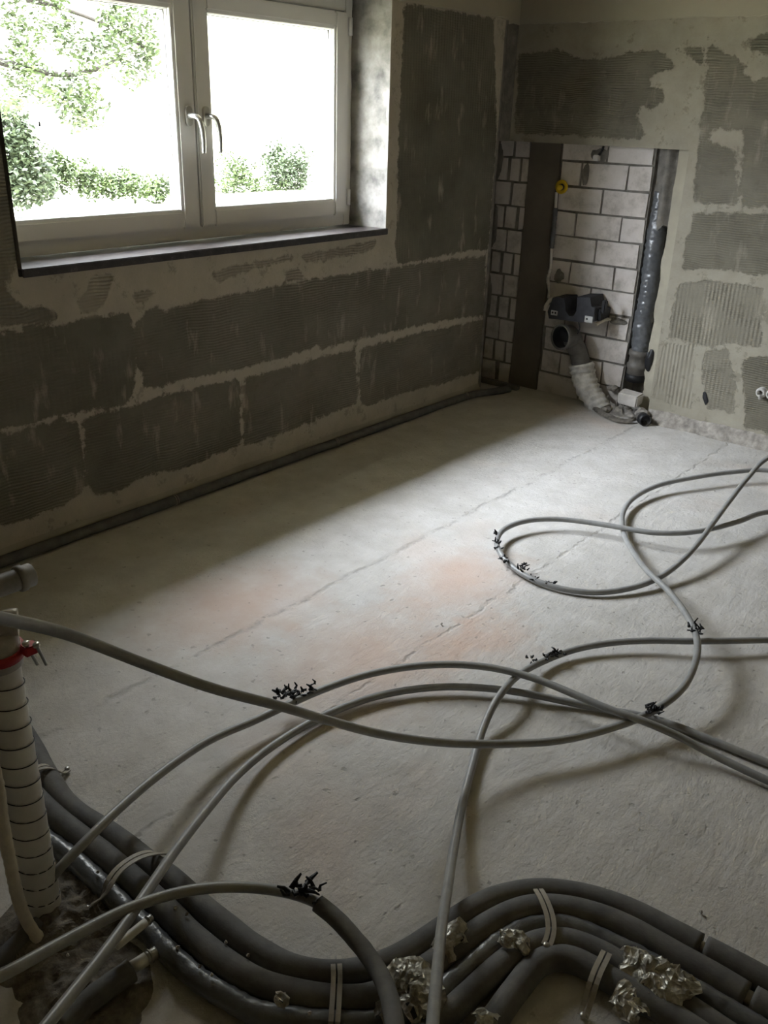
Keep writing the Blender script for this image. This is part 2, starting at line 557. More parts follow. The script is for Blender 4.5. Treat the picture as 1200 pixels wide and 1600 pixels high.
left_beds = [
 ([(1.007,0.785),(1.409,0.801),(1.546,0.804),(1.743,0.805),(1.808,0.803),(1.836,0.815),(1.903,0.808),(1.920,0.775),(1.928,0.666),(1.909,0.534),(1.883,0.477),(1.729,0.474),(1.548,0.479),(1.359,0.485),(0.950,0.497)], 0.95, 0.35),
 ([(1.935,0.761),(1.972,0.791),(2.017,0.814),(2.080,0.789),(2.198,0.805),(2.326,0.806),(2.533,0.811),(2.718,0.817),(2.917,0.819),(3.176,0.817),(3.460,0.815),(3.885,0.809),(4.234,0.794),(4.273,0.464),(3.918,0.486),(3.582,0.495),(3.185,0.499),(2.982,0.499),(2.939,0.488),(2.896,0.513),(2.672,0.497),(2.447,0.495),(2.175,0.507),(1.988,0.500),(1.942,0.513),(1.933,0.604),(1.924,0.679)], 0.9, 0.1),
 ([(0.946,0.477),(1.356,0.465),(1.522,0.469),(1.622,0.462),(1.657,0.429),(1.654,0.343),(1.639,0.182),(1.554,0.144),(1.451,0.139),(1.376,0.139),(0.884,0.161)], 0.9, 0.0),
 ([(1.676,0.456),(1.866,0.450),(1.984,0.463),(2.172,0.463),(2.410,0.455),(2.426,0.430),(2.420,0.157),(2.251,0.143),(2.081,0.133),(1.926,0.164),(1.803,0.132),(1.717,0.137),(1.664,0.161),(1.652,0.217),(1.662,0.341)], 0.9, 0.0),
 ([(2.445,0.454),(2.671,0.453),(2.917,0.459),(3.162,0.456),(3.184,0.178),(3.006,0.169),(2.788,0.157),(2.584,0.145),(2.435,0.147)], 0.85, 0.0),
 ([(3.195,0.451),(3.639,0.456),(4.277,0.434),(4.291,0.131),(3.953,0.136),(3.661,0.145),(3.393,0.149),(3.243,0.149),(3.202,0.191)], 0.85, 0.0),
 ([(3.450,1.937),(3.772,1.939),(4.156,1.940),(4.262,1.381),(4.260,0.832),(3.883,0.835),(3.612,0.825),(3.484,0.825),(3.442,0.881),(3.442,1.300),(3.447,1.700)], 1.0, 0.6),
 ([(0.939,1.260),(1.509,1.440),(1.502,1.367),(1.511,1.180),(1.512,1.041),(1.481,0.984),(1.443,0.952),(1.488,0.884),(1.636,0.849),(1.631,0.817),(1.524,0.818),(1.412,0.824),(0.840,0.806)], 0.8, 0.3),
 ([(1.706,0.873),(1.757,0.922),(1.787,0.956),(1.851,0.944),(1.814,0.859),(1.771,0.824),(1.721,0.838)], 0.35, 0.0),
 ([(1.922,0.850),(1.952,0.876),(2.037,0.873),(2.020,0.844),(1.948,0.830)], 0.5, 0.0),
 ([(2.300,0.909),(2.538,0.928),(2.837,0.934),(3.309,0.951),(3.264,0.911),(3.086,0.892),(2.837,0.888),(2.797,0.919),(2.609,0.910),(2.330,0.868)], 0.5, 0.2),
 ([(2.682,0.882),(2.797,0.870),(2.836,0.811),(2.719,0.825)], 0.5, 0.2),
]
back_beds = [  # real beds; their tones also carry the weaker light low at right
 ([(-0.071,1.804),(0.152,1.822),(0.307,1.779),(0.449,1.783),(0.617,1.810),(0.715,1.814),(0.795,1.766),(0.801,1.731),(0.731,1.720),(0.683,1.692),(0.697,1.646),(0.761,1.641),(0.779,1.591),(0.719,1.550),(0.655,1.569),(0.651,1.510),(0.685,1.467),(0.708,1.450),(0.673,1.414),(0.318,1.418),(-0.058,1.417)], 0.75, 0.3),
 ([(0.806,1.813),(0.873,1.825),(0.937,1.816),(0.947,1.741),(0.910,1.757),(0.866,1.796)], 0.9, 0.2),
 ([(0.953,1.858),(0.978,1.826),(1.094,1.782),(1.147,1.737),(1.141,1.719),(1.196,1.677),(1.257,1.693),(1.524,1.724),(1.652,1.153),(1.249,1.142),(1.225,1.233),(1.190,1.470),(1.060,1.485),(1.028,1.456),(1.041,1.417),(1.171,1.386),(1.191,1.311),(1.222,1.152),(1.092,1.141),(1.004,1.146),(0.993,1.247),(0.987,1.406),(0.978,1.588)], 0.72, 0.25),
 ([(1.107,1.834),(1.220,1.873),(1.490,1.871),(1.512,1.773),(1.239,1.781),(1.162,1.808)], 0.7, 0.2),
 ([(1.022,1.085),(1.163,1.106),(1.659,1.121),(1.718,0.861),(1.372,0.834),(1.149,0.837),(1.005,0.803),(0.997,0.944)], 0.75, 0.2),
 ([(0.998,0.747),(1.159,0.781),(1.419,0.779),(1.472,0.490),(1.343,0.499),(1.219,0.461),(0.995,0.462),(0.992,0.622)], 0.55, 0.8),
 ([(0.971,0.430),(1.137,0.446),(1.186,0.111),(1.036,0.113),(0.960,0.125),(0.959,0.310)], 0.18, 1.0),
 ([(1.197,0.430),(1.312,0.458),(1.383,0.292),(1.405,0.144),(1.260,0.128),(1.209,0.291)], 0.55, 0.6),
 ([(1.390,0.426),(1.792,0.533),(1.894,0.078),(1.474,0.081)], 0.8, 0.3),
]
gl_u = lines(ROOM_Y0, LY1, 0.022, (WY0, WY1))
gl_v = lines(0.0, ROOM_Z1, 0.02, (WZ0, WZ1, 1.94))
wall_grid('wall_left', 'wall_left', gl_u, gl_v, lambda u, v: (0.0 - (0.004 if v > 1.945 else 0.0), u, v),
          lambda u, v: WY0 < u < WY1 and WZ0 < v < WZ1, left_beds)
gb_u = lines(-0.09, ROOM_X1, 0.02, (NX1,))
gb_v = lines(0.0, ROOM_Z1, 0.02, (NZ1, 1.94))
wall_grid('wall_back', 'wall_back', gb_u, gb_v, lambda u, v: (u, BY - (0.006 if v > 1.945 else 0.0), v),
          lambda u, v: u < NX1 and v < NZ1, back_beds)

# older smooth plaster left standing above the stripped zone, with a broken lower edge
def upper_layer(name, a, b, place, seed):
    bm = bmesh.new()
    n = int((b - a) / 0.008)
    prev = None
    for i in range(n + 1):
        u = a + (b - a) * i / n
        z = 1.943 + 0.006 * noise.noise(Vector((u * 4, 0, seed))) + 0.006 * noise.noise(Vector((u * 22, 0, seed))) + 0.003 * noise.noise(Vector((u * 90, 0, seed)))
        row = [bm.verts.new(place(u, z, 0.0)), bm.verts.new(place(u, z + 0.001, 0.008)), bm.verts.new(place(u, z + 0.006, 0.010)), bm.verts.new(place(u, ROOM_Z1, 0.010))]
        if prev:
            for k in range(3):
                bm.faces.new((prev[k], prev[k + 1], row[k + 1], row[k]))
        prev = row
    return struct(obj(name, bm, 'upper'))
upper_layer('trim_8', WY1 + 0.03, LY1, lambda u, z, d: (0.0 + d, u, z), 1.0)
upper_layer('trim_9', -0.09, ROOM_X1, lambda u, z, d: (u, BY - d, z), 2.0)
upper_layer('trim_10', LY1, BY, lambda u, z, d: (-0.09 + d, u, z), 3.0)

# bodies of the walls
bm = bmesh.new()
box(bm, (-0.36, ROOM_Y0, 0), (-0.006, WY0, ROOM_Z1))
box(bm, (-0.36, WY1, 0), (-0.006, LY1, ROOM_Z1))
box(bm, (-0.36, WY0, 0), (-0.006, WY1, WZ0 - 0.03))
box(bm, (-0.36, WY0, WZ1), (-0.006, WY1, ROOM_Z1))
box(bm, (-0.006, LY1 - 0.002, 0), (0.0, LY1, ROOM_Z1))
struct(obj('wall_left_core', bm, 'plaster'))
bm = bmesh.new()
box(bm, (-0.4, BY + 0.004, NZ1), (ROOM_X1, 4.9, ROOM_Z1))
box(bm, (NX1, BY + 0.004, -0.05), (ROOM_X1, 4.9, NZ1))
struct(obj('wall_back_core', bm, 'plaster'))
# stepped-back corner strip between the two walls
bm = bmesh.new()
box(bm, (-0.36, LY1, NZ1), (-0.09, BY + 0.004, ROOM_Z1))
box(bm, (-0.36, LY1, 0), (-0.215, 4.9, NZ1))
struct(obj('wall_corner', bm, 'mortar'))

# window reveals, splayed slightly, in rough white plaster
random.seed(3)
def rough_slab(name, quad, mat, nu=26, nv=40, amp=0.006):
    bm = bmesh.new()
    a, b, c, d = [Vector(q) for q in quad]
    nrm = (b - a).cross(d - a).normalized()
    g = []
    for i in range(nu + 1):
        row = []
        for j in range(nv + 1):
            p = a.lerp(b, i / nu).lerp(d.lerp(c, i / nu), j / nv)
            k = 0 if i in (0, nu) or j in (0, nv) else 1
            h = noise.noise(p * 9) * 0.7 + noise.noise(p * 34) * 0.5
            row.append(bm.verts.new(p + nrm * h * amp * k))
        g.append(row)
    for i in range(nu):
        for j in range(nv):
            bm.faces.new((g[i][j], g[i + 1][j], g[i + 1][j + 1], g[i][j + 1]))
    return struct(obj(name, bm, mat, smooth=True))
rough_slab('trim_1', ((0.0, WY1, 0.99), (-0.26, 3.318, 0.99), (-0.26, 3.318, WZ1), (0.0, WY1, WZ1)), 'reveal')
rough_slab('trim_2', ((0.0, 1.515, 0.99), (-0.26, 1.505, 0.99), (-0.26, 1.505, WZ1), (0.0, 1.515, WZ1)), 'reveal')
rough_slab('trim_3', ((0.0, WY0, 1.968), (-0.26, WY0, 1.962), (-0.26, WY1, 1.962), (0.0, WY1, 1.968)), 'reveal')

# floor, ceiling, remaining walls
bm = bmesh.new()
nx, ny = 96, 130
X0, X1, Y0, Y1 = -0.36, ROOM_X1, ROOM_Y0, 4.9
g = [[bm.verts.new((X0 + (X1 - X0) * i / nx, Y0 + (Y1 - Y0) * j / ny, 0.0)) for j in range(ny + 1)] for i in range(nx + 1)]
for row in g:
    for v in row:
        v.co.z = 0.0022 * noise.noise(Vector((v.co.x * 2.2, v.co.y * 2.2, 0))) - 0.001
for i in range(nx):
    for j in range(ny):
        bm.faces.new((g[i][j], g[i + 1][j], g[i + 1][j + 1], g[i][j + 1])).smooth = True
struct(obj('floor', bm, 'floor'))
bm = bmesh.new(); box(bm, (-0.36, ROOM_Y0, ROOM_Z1), (ROOM_X1, 4.9, ROOM_Z1 + 0.1)); struct(obj('ceiling', bm, 'unseen_wall'))
bm = bmesh.new(); box(bm, (ROOM_X1, ROOM_Y0 - 0.1, 0), (ROOM_X1 + 0.1, 4.9, ROOM_Z1)); struct(obj('wall_right', bm, 'unseen_wall'))
bm = bmesh.new(); box(bm, (-0.36, ROOM_Y0 - 0.1, 0), (ROOM_X1, ROOM_Y0, ROOM_Z1)); struct(obj('wall_near', bm, 'unseen_wall'))

# ---- niche wall: brickwork, bare mortar strip, pipe chase, mortared flank
bm = bmesh.new()
NYB = 4.60
box(bm, (-0.3, NYB + 0.006, -0.02), (0.745, 4.9, NZ1 + 0.02), 1)          # mortar ground
box(bm, (0.745, 4.74, -0.02), (0.875, 4.9, NZ1 + 0.02), 1)                # back of the chase
random.seed(11)
def rough_box(lo, hi, mat, j=0.003, bev=0.004):
    vs = box(bm, lo, hi, mat)
    for v in vs:
        v.co += Vector((random.uniform(-j, j), random.uniform(-0.002, 0.002), random.uniform(-j, j)))
zj = [1.376, 1.29, 1.161, 1.031, 0.902, 0.771, 0.645, 0.516, 0.385, 0.250, 0.118, -0.01]
JT = 0.006
for r in range(11):
    top, bot = zj[r] - (JT if r else 0), zj[r + 1] + JT
    js = [0.20, 0.478, 0.742] if r % 2 == 0 else [0.20, 0.338, 0.608, 0.742]
    js[0] += random.uniform(0, 0.02)
    js[-1] += random.uniform(-0.012, 0.004)
    for a, b_ in zip(js[:-1], js[1:]):
        rough_box((a + JT, NYB - random.uniform(0, 0.004), bot), (b_ - JT, NYB + 0.05, top), 0)
    ls = [-0.205, -0.13, -0.047, 0.012] if r % 2 else [-0.215, -0.10, 0.010]
    for a, b_ in zip(ls[:-1], ls[1:]):
        a2 = a + random.uniform(0, 0.02)
        rough_box((a2 + JT, NYB - random.uniform(0, 0.006), bot), (b_ - JT, NYB + 0.05, top), 0)
# uneven dark mortar strip beside the left bricks
n = 44
def edge_x(side, z):
    return (0.012 if side == 0 else 0.203) + 0.008 * noise.noise(Vector((side * 7, 0, z * 7))) + 0.004 * noise.noise(Vector((side * 7, 3, z * 25)))
A = []
for i in range(n + 1):
    z = -0.01 + (NZ1 + 0.012) * i / n
    A.append([bm.verts.new((edge_x(0, z), NYB - 0.012, z)), bm.verts.new((edge_x(1, z), NYB - 0.012, z)),
              bm.verts.new((edge_x(0, z), NYB + 0.02, z)), bm.verts.new((edge_x(1, z), NYB + 0.02, z))])
for i in range(n):
    for q in ((0, 1), (2, 0), (1, 3)):
        bm.faces.new((A[i][q[0]], A[i][q[1]], A[i + 1][q[1]], A[i + 1][q[0]])).material_index = 2
# mortared flank right of the chase and broken mortar covering the upper chase
prev = None
for i in range(n + 1):
    z = -0.01 + (NZ1 + 0.012) * i / n
    x = 0.878 + 0.010 * noise.noise(Vector((1, 5, z * 9))) + 0.006 * noise.noise(Vector((1, 5, z * 31)))
    row = [bm.verts.new((NX1 + 0.01, NYB - 0.03, z)), bm.verts.new((x, NYB - 0.03, z)), bm.verts.new((x, 4.76, z))]
    if prev:
        for k in range(2):
            bm.faces.new((prev[k], prev[k + 1], row[k + 1], row[k])).material_index = 3
    prev = row
struct(obj('wall_niche', bm, ['brick', 'mortar', 'mortar_dark', 'plaster']))

def blob_sheet(bm, cx, cz, y, rx, rz, amp, seed, mat=0, nr=10, na=28, axis=1):
    # irregular mound, for mortar and for dark shade sheets, on an upright surface, bulging towards -y
    rings = []
    for i in range(nr + 1):
        t = i / nr
        ring = []
        for k in range(na):
            a = 2 * PI * k / na
            w = 1 + 0.35 * noise.noise(Vector((math.cos(a) * 1.3, math.sin(a) * 1.3, seed)))+ 0.15 * noise.noise(Vector((math.cos(a) * 5, math.sin(a) * 5, seed)))
            x, z = cx + rx * t * w * math.cos(a), cz + rz * t * w * math.sin(a)
            h = amp * (1 - t ** 2.2) * (1 + 0.5 * noise.noise(Vector((x * 30, z * 30, seed))))
            ring.append(bm.verts.new((x, y - h, z) if axis == 1 else (x, z, y + h)))
        rings.append(ring)
    for i in range(nr):
        for k in range(na):
            f = bm.faces.new((rings[i][k], rings[i][(k + 1) % na], rings[i + 1][(k + 1) % na], rings[i + 1][k]))
            f.material_index = mat
            f.smooth = True

# mortar packed round the top of the chase
bm = bmesh.new()
prev = None
for i in range(31):
    z = 0.99 + (1.376 - 0.99) * i / 30
    row = []
    for j in range(17):
        x = 0.742 + 0.150 * j / 16
        c = 0.815 + 0.01 * (z - 1.2)
        hump = math.exp(-((x - c) / 0.028) ** 2) * 0.03
        y = 4.625 - hump - 0.012 * noise.noise(Vector((x * 24, z * 14, 2.2)))
        zz = z + (0.05 * noise.noise(Vector((x * 22, 1.0, 0))) + 0.02 * noise.noise(Vector((x * 60, 1.0, 0))) - abs(x - 0.80) * 0.2 if i == 0 else 0)
        row.append(bm.verts.new((x, y, zz)))
    if prev:
        for j in range(16):
            bm.faces.new((prev[j], prev[j + 1], row[j + 1], row[j])).smooth = True
    prev = row
struct(obj('trim_4', bm, 'mortar'))
bm = bmesh.new()
for s, (cx, cz, rx, rz) in enumerate(((0.365, 1.225, 0.022, 0.05), (0.43, 1.33, 0.06, 0.035), (-0.19, 0.9, 0.03, 0.12), (-0.20, 0.5, 0.03, 0.2), (-0.19, 1.25, 0.025, 0.12), (0.27, 0.68, 0.03, 0.04))):
    blob_sheet(bm, cx, cz, NYB - 0.001, rx, rz, 0.010, s * 3.1)
struct(obj('trim_5', bm, 'mortar'))
# sloping plaster fillet along the foot of the window wall
bm = bmesh.new()
prev = None
for i in range(121):
    y = -1.0 + (LY1 + 1.0) * i / 120
    w = 0.002 * noise.noise(Vector((y * 6, 0, 4)))
    row = [bm.verts.new((0.002, y, 0.062 + w * 3)), bm.verts.new((0.007 + w, y, 0.02)), bm.verts.new((0.010 + w, y, -0.003))]
    if prev:
        for k in range(2): bm.faces.new((prev[k], prev[k + 1], row[k + 1], row[k])).smooth = True
    prev = row
struct(obj('baseboard_left', bm, 'plaster'))
# ragged fillet where the back wall meets the floor
bm = bmesh.new()
prev = None
for i in range(161):
    x = 0.95 + (3.4 - 0.95) * i / 160
    w = 0.5 + 0.5 * noise.noise(Vector((x * 7, 0, 9))) + 0.25 * noise.noise(Vector((x * 40, 0, 9)))
    row = [bm.verts.new((x, BY - 0.001, 0.055 + 0.02 * w)), bm.verts.new((x, BY - 0.012 - 0.02 * w, 0.035)), bm.verts.new((x, BY - 0.03 - 0.05 * w, -0.003))]
    if prev:
        for k in range(2): bm.faces.new((prev[k], prev[k + 1], row[k + 1], row[k])).smooth = True
    prev = row
struct(obj('baseboard_back', bm, 'rubble'))
bm = bmesh.new()
prev = None
for i in range(61):
    z = -0.005 + 1.945 * i / 60
    w = noise.noise(Vector((z * 9, 2, 1))) * 0.003
    if z < NZ1:
        row = [bm.verts.new((0.0015, 4.258 + w, z)), bm.verts.new((0.004 + w, 4.262, z)), bm.verts.new((0.006 + w, LY1 + 0.004, z)), bm.verts.new((-0.005, LY1 + 0.004, z))]
    else:
        row = [bm.verts.new((0.0015, 4.262 + w, z)), bm.verts.new((0.004 + w, 4.266, z)), bm.verts.new((0.006 + w, LY1 + 0.004, z)), bm.verts.new((-0.005, LY1 + 0.004, z))]
    if prev:
        for k in range(3): bm.faces.new((prev[k], prev[k + 1], row[k + 1], row[k])).smooth = True
    prev = row
struct(obj('trim_6', bm, 'mortar'))

# unseen overhang above the window, added to cut off steep skylight
bm = bmesh.new(); box(bm, (-0.88, -2.5, 2.68), (-0.36, 6.0, 2.84)); struct(obj('trim_7', bm, 'plaster'))

# ------------------------------------------------------------------ window
def rect_frame(bm, y0, y1, z0, z1, iy0, iy1, iz0, iz1, x0, x1, bev=0.004):
    for lo, hi in (((x0, y0, z0), (x1, iy0, z1)), ((x0, iy1, z0), (x1, y1, z1)), ((x0, iy0, z0), (x1, iy1, iz0)), ((x0, iy0, iz1), (x1, iy1, z1))):
        box(bm, lo, hi, 0, bev)
win = bpy.data.objects.new('window_1', None)
COL.objects.link(win)
win.location = (-0.22, 2.41, 1.0)
struct(win)
win['label'] = 'white plastic double casement window above the dark marble sill'
bm = bmesh.new()
rect_frame(bm, 1.47, 3.345, 1.003, 1.96, 1.53, 3.285, 1.06, 1.90, -0.27, -0.198)
rect_frame(bm, 1.47, 3.345, 1.003, 1.972, 1.55, 3.27, 1.072, 1.875, -0.290, -0.258)
box(bm, (-0.285, 2.39, 1.06), (-0.258, 2.436, 1.89))
obj('window_frame', bm, 'pvc', win)
def casement(y0, y1, gy0, gy1, hy, lean):
    bm = bmesh.new()
    rect_frame(bm, y0, y1, 1.052, 1.893, gy0 - 0.012, gy1 + 0.012, 1.118, 1.832, -0.255, -0.18, 0.006)
    s = obj('casement', bm, 'pvc', win)
    def part(name, b, mt, **k):
        o = obj(name, b, mt, None, **k)
        o.parent = s
        return o
    bm = bmesh.new()
    # glazing bead: two thin steps running round the pane
    rect_frame(bm, gy0 - 0.014, gy1 + 0.014, 1.116, 1.834, gy0 - 0.003, gy1 + 0.003, 1.127, 1.823, -0.20, -0.186, 0.002)
    rect_frame(bm, gy0 - 0.006, gy1 + 0.006, 1.124, 1.826, gy0, gy1, 1.130, 1.820, -0.214, -0.1985, 0.001)
    part('glazing_bead', bm, 'pvc')
    bm = bmesh.new()
    rect_frame(bm, gy0 - 0.006, gy1 + 0.006, 1.124, 1.826, gy0 + 0.002, gy1 - 0.002, 1.132, 1.818, -0.219, -0.2145, 0)
    rect_frame(bm, gy0 - 0.006, gy1 + 0.006, 1.124, 1.826, gy0 + 0.002, gy1 - 0.002, 1.132, 1.818, -0.243, -0.2395, 0)
    part('gasket', bm, 'gasket')
    bm = bmesh.new()
    rect_frame(bm, gy0 - 0.006, gy1 + 0.006, 1.124, 1.826, gy0 + 0.0025, gy1 - 0.0025, 1.1325, 1.8175, -0.237, -0.222, 0)
    part('spacer', bm, 'spacer')
    bm = bmesh.new()
    box(bm, (-0.2215, gy0 - 0.004, 1.126), (-0.2195, gy1 + 0.004, 1.824))
    box(bm, (-0.2395, gy0 - 0.004, 1.126), (-0.2375, gy1 + 0.004, 1.824))
    part('glass_pane', bm, 'glass')
    # lever handle on an oval rosette, hanging down
    bm = bmesh.new()
    prof = []
    for k in range(32):
        a = 2 * PI * k / 32
        prof.append((hy + 0.0155 * math.cos(a), 1.465 + 0.020 * math.copysign(1, math.sin(a)) + 0.0155 * math.sin(a)))
    prism(bm, prof, 0, -0.181, -0.169)
    sweep(bm, spline([(-0.172, hy, 1.466), (-0.140, hy, 1.466), (-0.128, hy + 0.006, 1.464), (-0.124, hy + 0.012, 1.452), (-0.120, hy + 0.018, 1.42), (-0.120, hy + 0.022, 1.38), (-0.123, hy + 0.023, 1.335)], 0.006), lambda t: 0.0105 - 0.0025 * t, 12)
    part('window_handle', bm, 'handle')
    return s
casement(1.535, 2.409, 1.60, 2.315, 2.372, 0)
casement(2.417, 3.287, 2.500, 3.197, 2.457, 0)
for z in (1.13, 1.84):
    bm = bmesh.new()
    lathe(bm, [(0, 0.0001), (0, 0.009), (0.07, 0.009), (0.07, 0.0001)], (-0.176, 3.296, z - 0.035), (0, 0, 1), 14)
    obj('hinge', bm, 'pvc', win, smooth=False)

# marble sill
bm = bmesh.new()
box(bm, (-0.27, 1.512, 0.972), (0.010, 3.374, 1.0), 0, 0.003)
sill = tag(obj('window_sill', bm, 'marble'), 'dark polished marble window sill board under the white window', 'window sill')

# ------------------------------------------------------------------ hoses
def hose(name, pts, r, label, mat='hose', sides=12, **k):
    bm = bmesh.new()
    path = spline(pts, 0.015)
    sweep(bm, path, r, sides, **k)
    o = obj(name, bm, mat)
    return tag(o, label, 'hose'), path

def scraps(parent, pts, r, seed, n=5, size=0.016):
    # torn bits of black tape curling off a hose; each cluster is one part
    random.seed(seed)
    for c in pts:
        bm = bmesh.new()
        for k in range(n):
            d = Vector((random.uniform(-1, 1), random.uniform(-1, 1), random.uniform(0.1, 1))).normalized()
            o = Vector(c) + Vector((random.uniform(-1, 1), random.uniform(-1, 1), 0)) * size * 0.8 + d * r * 0.7
            s = d.orthogonal().normalized() * random.uniform(0.3, 0.6) * size * 0.5
            l = random.uniform(0.6, 1.3) * size
            p1 = o + d * l * 0.5 + s * random.uniform(-1, 1)
            p2 = o + d * l + s * random.uniform(-2, 2)
            sweep(bm, [o, p1, p2], lambda t: 0.0034 * (1 - 0.75 * t) + 0.0008, 6, rfun=lambda i, a, t: 1 + 0.5 * math.sin(2 * a))
        # a collar of tape on the hose itself
        for k in range(3):
            a = random.uniform(0, 2 * PI)
            q = Vector(c) + Vector((math.cos(a), math.sin(a), 0.6)) * r * 0.8
            bmesh.ops.create_icosphere(bm, subdivisions=1, radius=r * 0.45, matrix=Matrix.Translation(q) @ Matrix.Rotation(a, 4, 'Z') @ Matrix.Diagonal((1.5, 0.6, 0.5, 1)))
        obj('tape_scrap', bm, 'black_tape', parent)

HR = 0.0105
H1, _ = hose('hose', [(2.0, -1.2, 0.02), (2.0, -0.9, 0.3), (2.0, -0.4, 0.85), (1.9, 0.1, 1.02)] + [(1.800,0.357,0.950),(1.701,0.439,0.870),(1.644,0.514,0.800),(1.599,0.634,0.700),(1.608,0.767,0.580),(1.650,0.889,0.480),(1.695,1.031,0.380),(1.719,1.160,0.280),(1.760,1.290,0.190),(1.826,1.460,0.100),(1.920,1.608,0.060),(2.004,1.720,0.050),(2.094,1.893,0.050),(2.130,1.995,0.055),(2.152,2.116,0.070),(2.133,2.251,0.085),(2.092,2.359,0.090),(2.028,2.455,0.090),(1.906,2.596,0.080),(1.758,2.731,0.065),(1.575,2.966,0.035),(1.494,3.102,0.025),(1.443,3.217,0.025),(1.414,3.366,0.030),(1.438,3.553,0.040),(1.529,3.742,0.050),(1.631,3.910,0.055),(1.752,4.043,0.060)] + [(2.05, 4.08, 0.06), (2.3, 3.98, 0.055), (2.65, 3.7, 0.04), (3.1, 3.35, 0.03), (3.7, 3.2, 0.02)], HR,
          'long grey hose rising at far left and curving back in an S at right')
scraps(H1, [(2.064,2.381,0.095),(2.078,2.410,0.095),(2.118,1.963,0.060),(2.134,1.967,0.060),(2.133,1.993,0.060)], HR, 5, 5, 0.018)
H2, _ = hose('hose', [(2.9, 3.5, 0.03), (2.65, 3.85, 0.18), (2.3, 4.05, 0.33), (2.0, 3.96, 0.30)] + [(1.816,3.748,0.220),(1.790,3.619,0.160),(1.793,3.434,0.120),(1.805,3.239,0.090),(1.819,3.068,0.070),(1.821,2.910,0.050),(1.801,2.769,0.030),(1.757,2.651,0.020),(1.676,2.539,0.015),(1.565,2.478,0.015),(1.465,2.465,0.018),(1.367,2.489,0.022),(1.284,2.535,0.030),(1.223,2.602,0.035),(1.190,2.696,0.040),(1.211,2.807,0.045),(1.289,2.915,0.045),(1.416,2.986,0.045),(1.536,3.020,0.050),(1.636,3.044,0.055),(1.733,3.115,0.060),(1.792,3.210,0.060),(1.856,3.377,0.060),(1.912,3.558,0.060)] + [(2.12, 3.72, 0.06), (2.45, 3.85, 0.05), (2.9, 3.3, 0.03), (3.3, 2.6, 0.02)], HR,
          'grey hose making the narrow teardrop loop at right, upper end rising out of view')
scraps(H2, [(1.199,2.636,0.045),(1.230,2.581,0.040),(1.264,2.553,0.035),(1.317,2.510,0.030),(1.342,2.485,0.030),(1.397,2.489,0.025),(1.417,2.481,0.025),(1.393,2.512,0.025),(1.473,2.468,0.020),(1.525,2.472,0.020)], HR, 8, 3, 0.014)
H3, _ = hose('hose', [(3.6, 2.9, 0.02), (3.0, 3.0, 0.03)] + [(2.536,2.891,0.030),(2.380,2.758,0.030),(2.233,2.601,0.035),(2.065,2.427,0.040),(1.947,2.333,0.035),(1.866,2.250,0.030),(1.805,2.161,0.025),(1.773,2.081,0.022),(1.757,1.981,0.030),(1.761,1.891,0.045),(1.776,1.790,0.055),(1.790,1.710,0.040),(1.815,1.628,0.020),(1.863,1.521,0.015),(1.921,1.399,0.020),(2.004,1.244,0.050),(2.090,1.096,0.100),(2.159,0.979,0.150),(2.234,0.860,0.210),(2.310,0.741,0.280),(2.383,0.629,0.340)] + [(2.6, 0.3, 0.34), (2.9, -0.3, 0.12), (3.2, -0.8, 0.012)], HR,
          'grey hose entering at mid right, bending down the middle to the bottom edge')
scraps(H3, [(1.773,2.079,0.030),(1.771,2.053,0.030),(1.777,2.096,0.030),(1.739,2.006,0.030)], HR, 11, 4, 0.017)
H4, _ = hose('hose', [(3.7, 1.9, 0.012), (3.2, 1.95, 0.015)] + [(2.731,1.983,0.020),(2.595,1.967,0.020),(2.447,1.960,0.020),(2.292,1.953,0.030),(2.229,1.942,0.045),(2.126,1.906,0.070),(2.042,1.892,0.070),(1.932,1.888,0.070),(1.822,1.880,0.070),(1.718,1.849,0.070),(1.658,1.816,0.070),(1.600,1.771,0.070),(1.522,1.693,0.065),(1.446,1.587,0.055),(1.398,1.455,0.050),(1.371,1.336,0.045),(1.359,1.255,0.045),(1.348,1.115,0.060),(1.370,1.000,0.080),(1.406,0.867,0.100),(1.454,0.737,0.120),(1.476,0.617,0.100),(1.447,0.599,0.050)], HR,
          'grey hose forming the upper of the two low arches, ending by the wound pipe')
scraps(H4, [(1.339,1.366,0.050),(1.348,1.382,0.050),(1.365,1.382,0.050),(1.360,1.405,0.050),(1.375,1.407,0.050),(1.387,1.439,0.055)], HR, 21, 5, 0.018)
H5, _ = hose('hose', [(3.7, 2.3, 0.012), (3.2, 2.2, 0.012)] + [(2.711,2.083,0.012),(2.575,2.049,0.012),(2.423,2.039,0.012),(2.265,2.030,0.012),(2.167,2.022,0.012),(2.102,2.005,0.012),(2.001,1.959,0.012),(1.921,1.922,0.014),(1.830,1.876,0.020),(1.739,1.826,0.022),(1.682,1.787,0.022),(1.626,1.740,0.022),(1.553,1.657,0.020),(1.497,1.557,0.020),(1.461,1.439,0.020),(1.448,1.354,0.020),(1.449,1.215,0.025),(1.478,1.084,0.040),(1.543,0.934,0.070),(1.621,0.789,0.110),(1.697,0.667,0.150),(1.744,0.587,0.170),(1.785,0.511,0.190),(1.820,0.443,0.210),(1.853,0.382,0.230),(1.894,0.291,0.250)] + [(2.0, -0.1, 0.2), (2.1, -0.6, 0.03)], HR,
          'grey hose forming the lower arch, running down over the foam pipes to bottom left')
scraps(H5, [(2.130,2.031,0.020)], HR, 23, 3, 0.014)
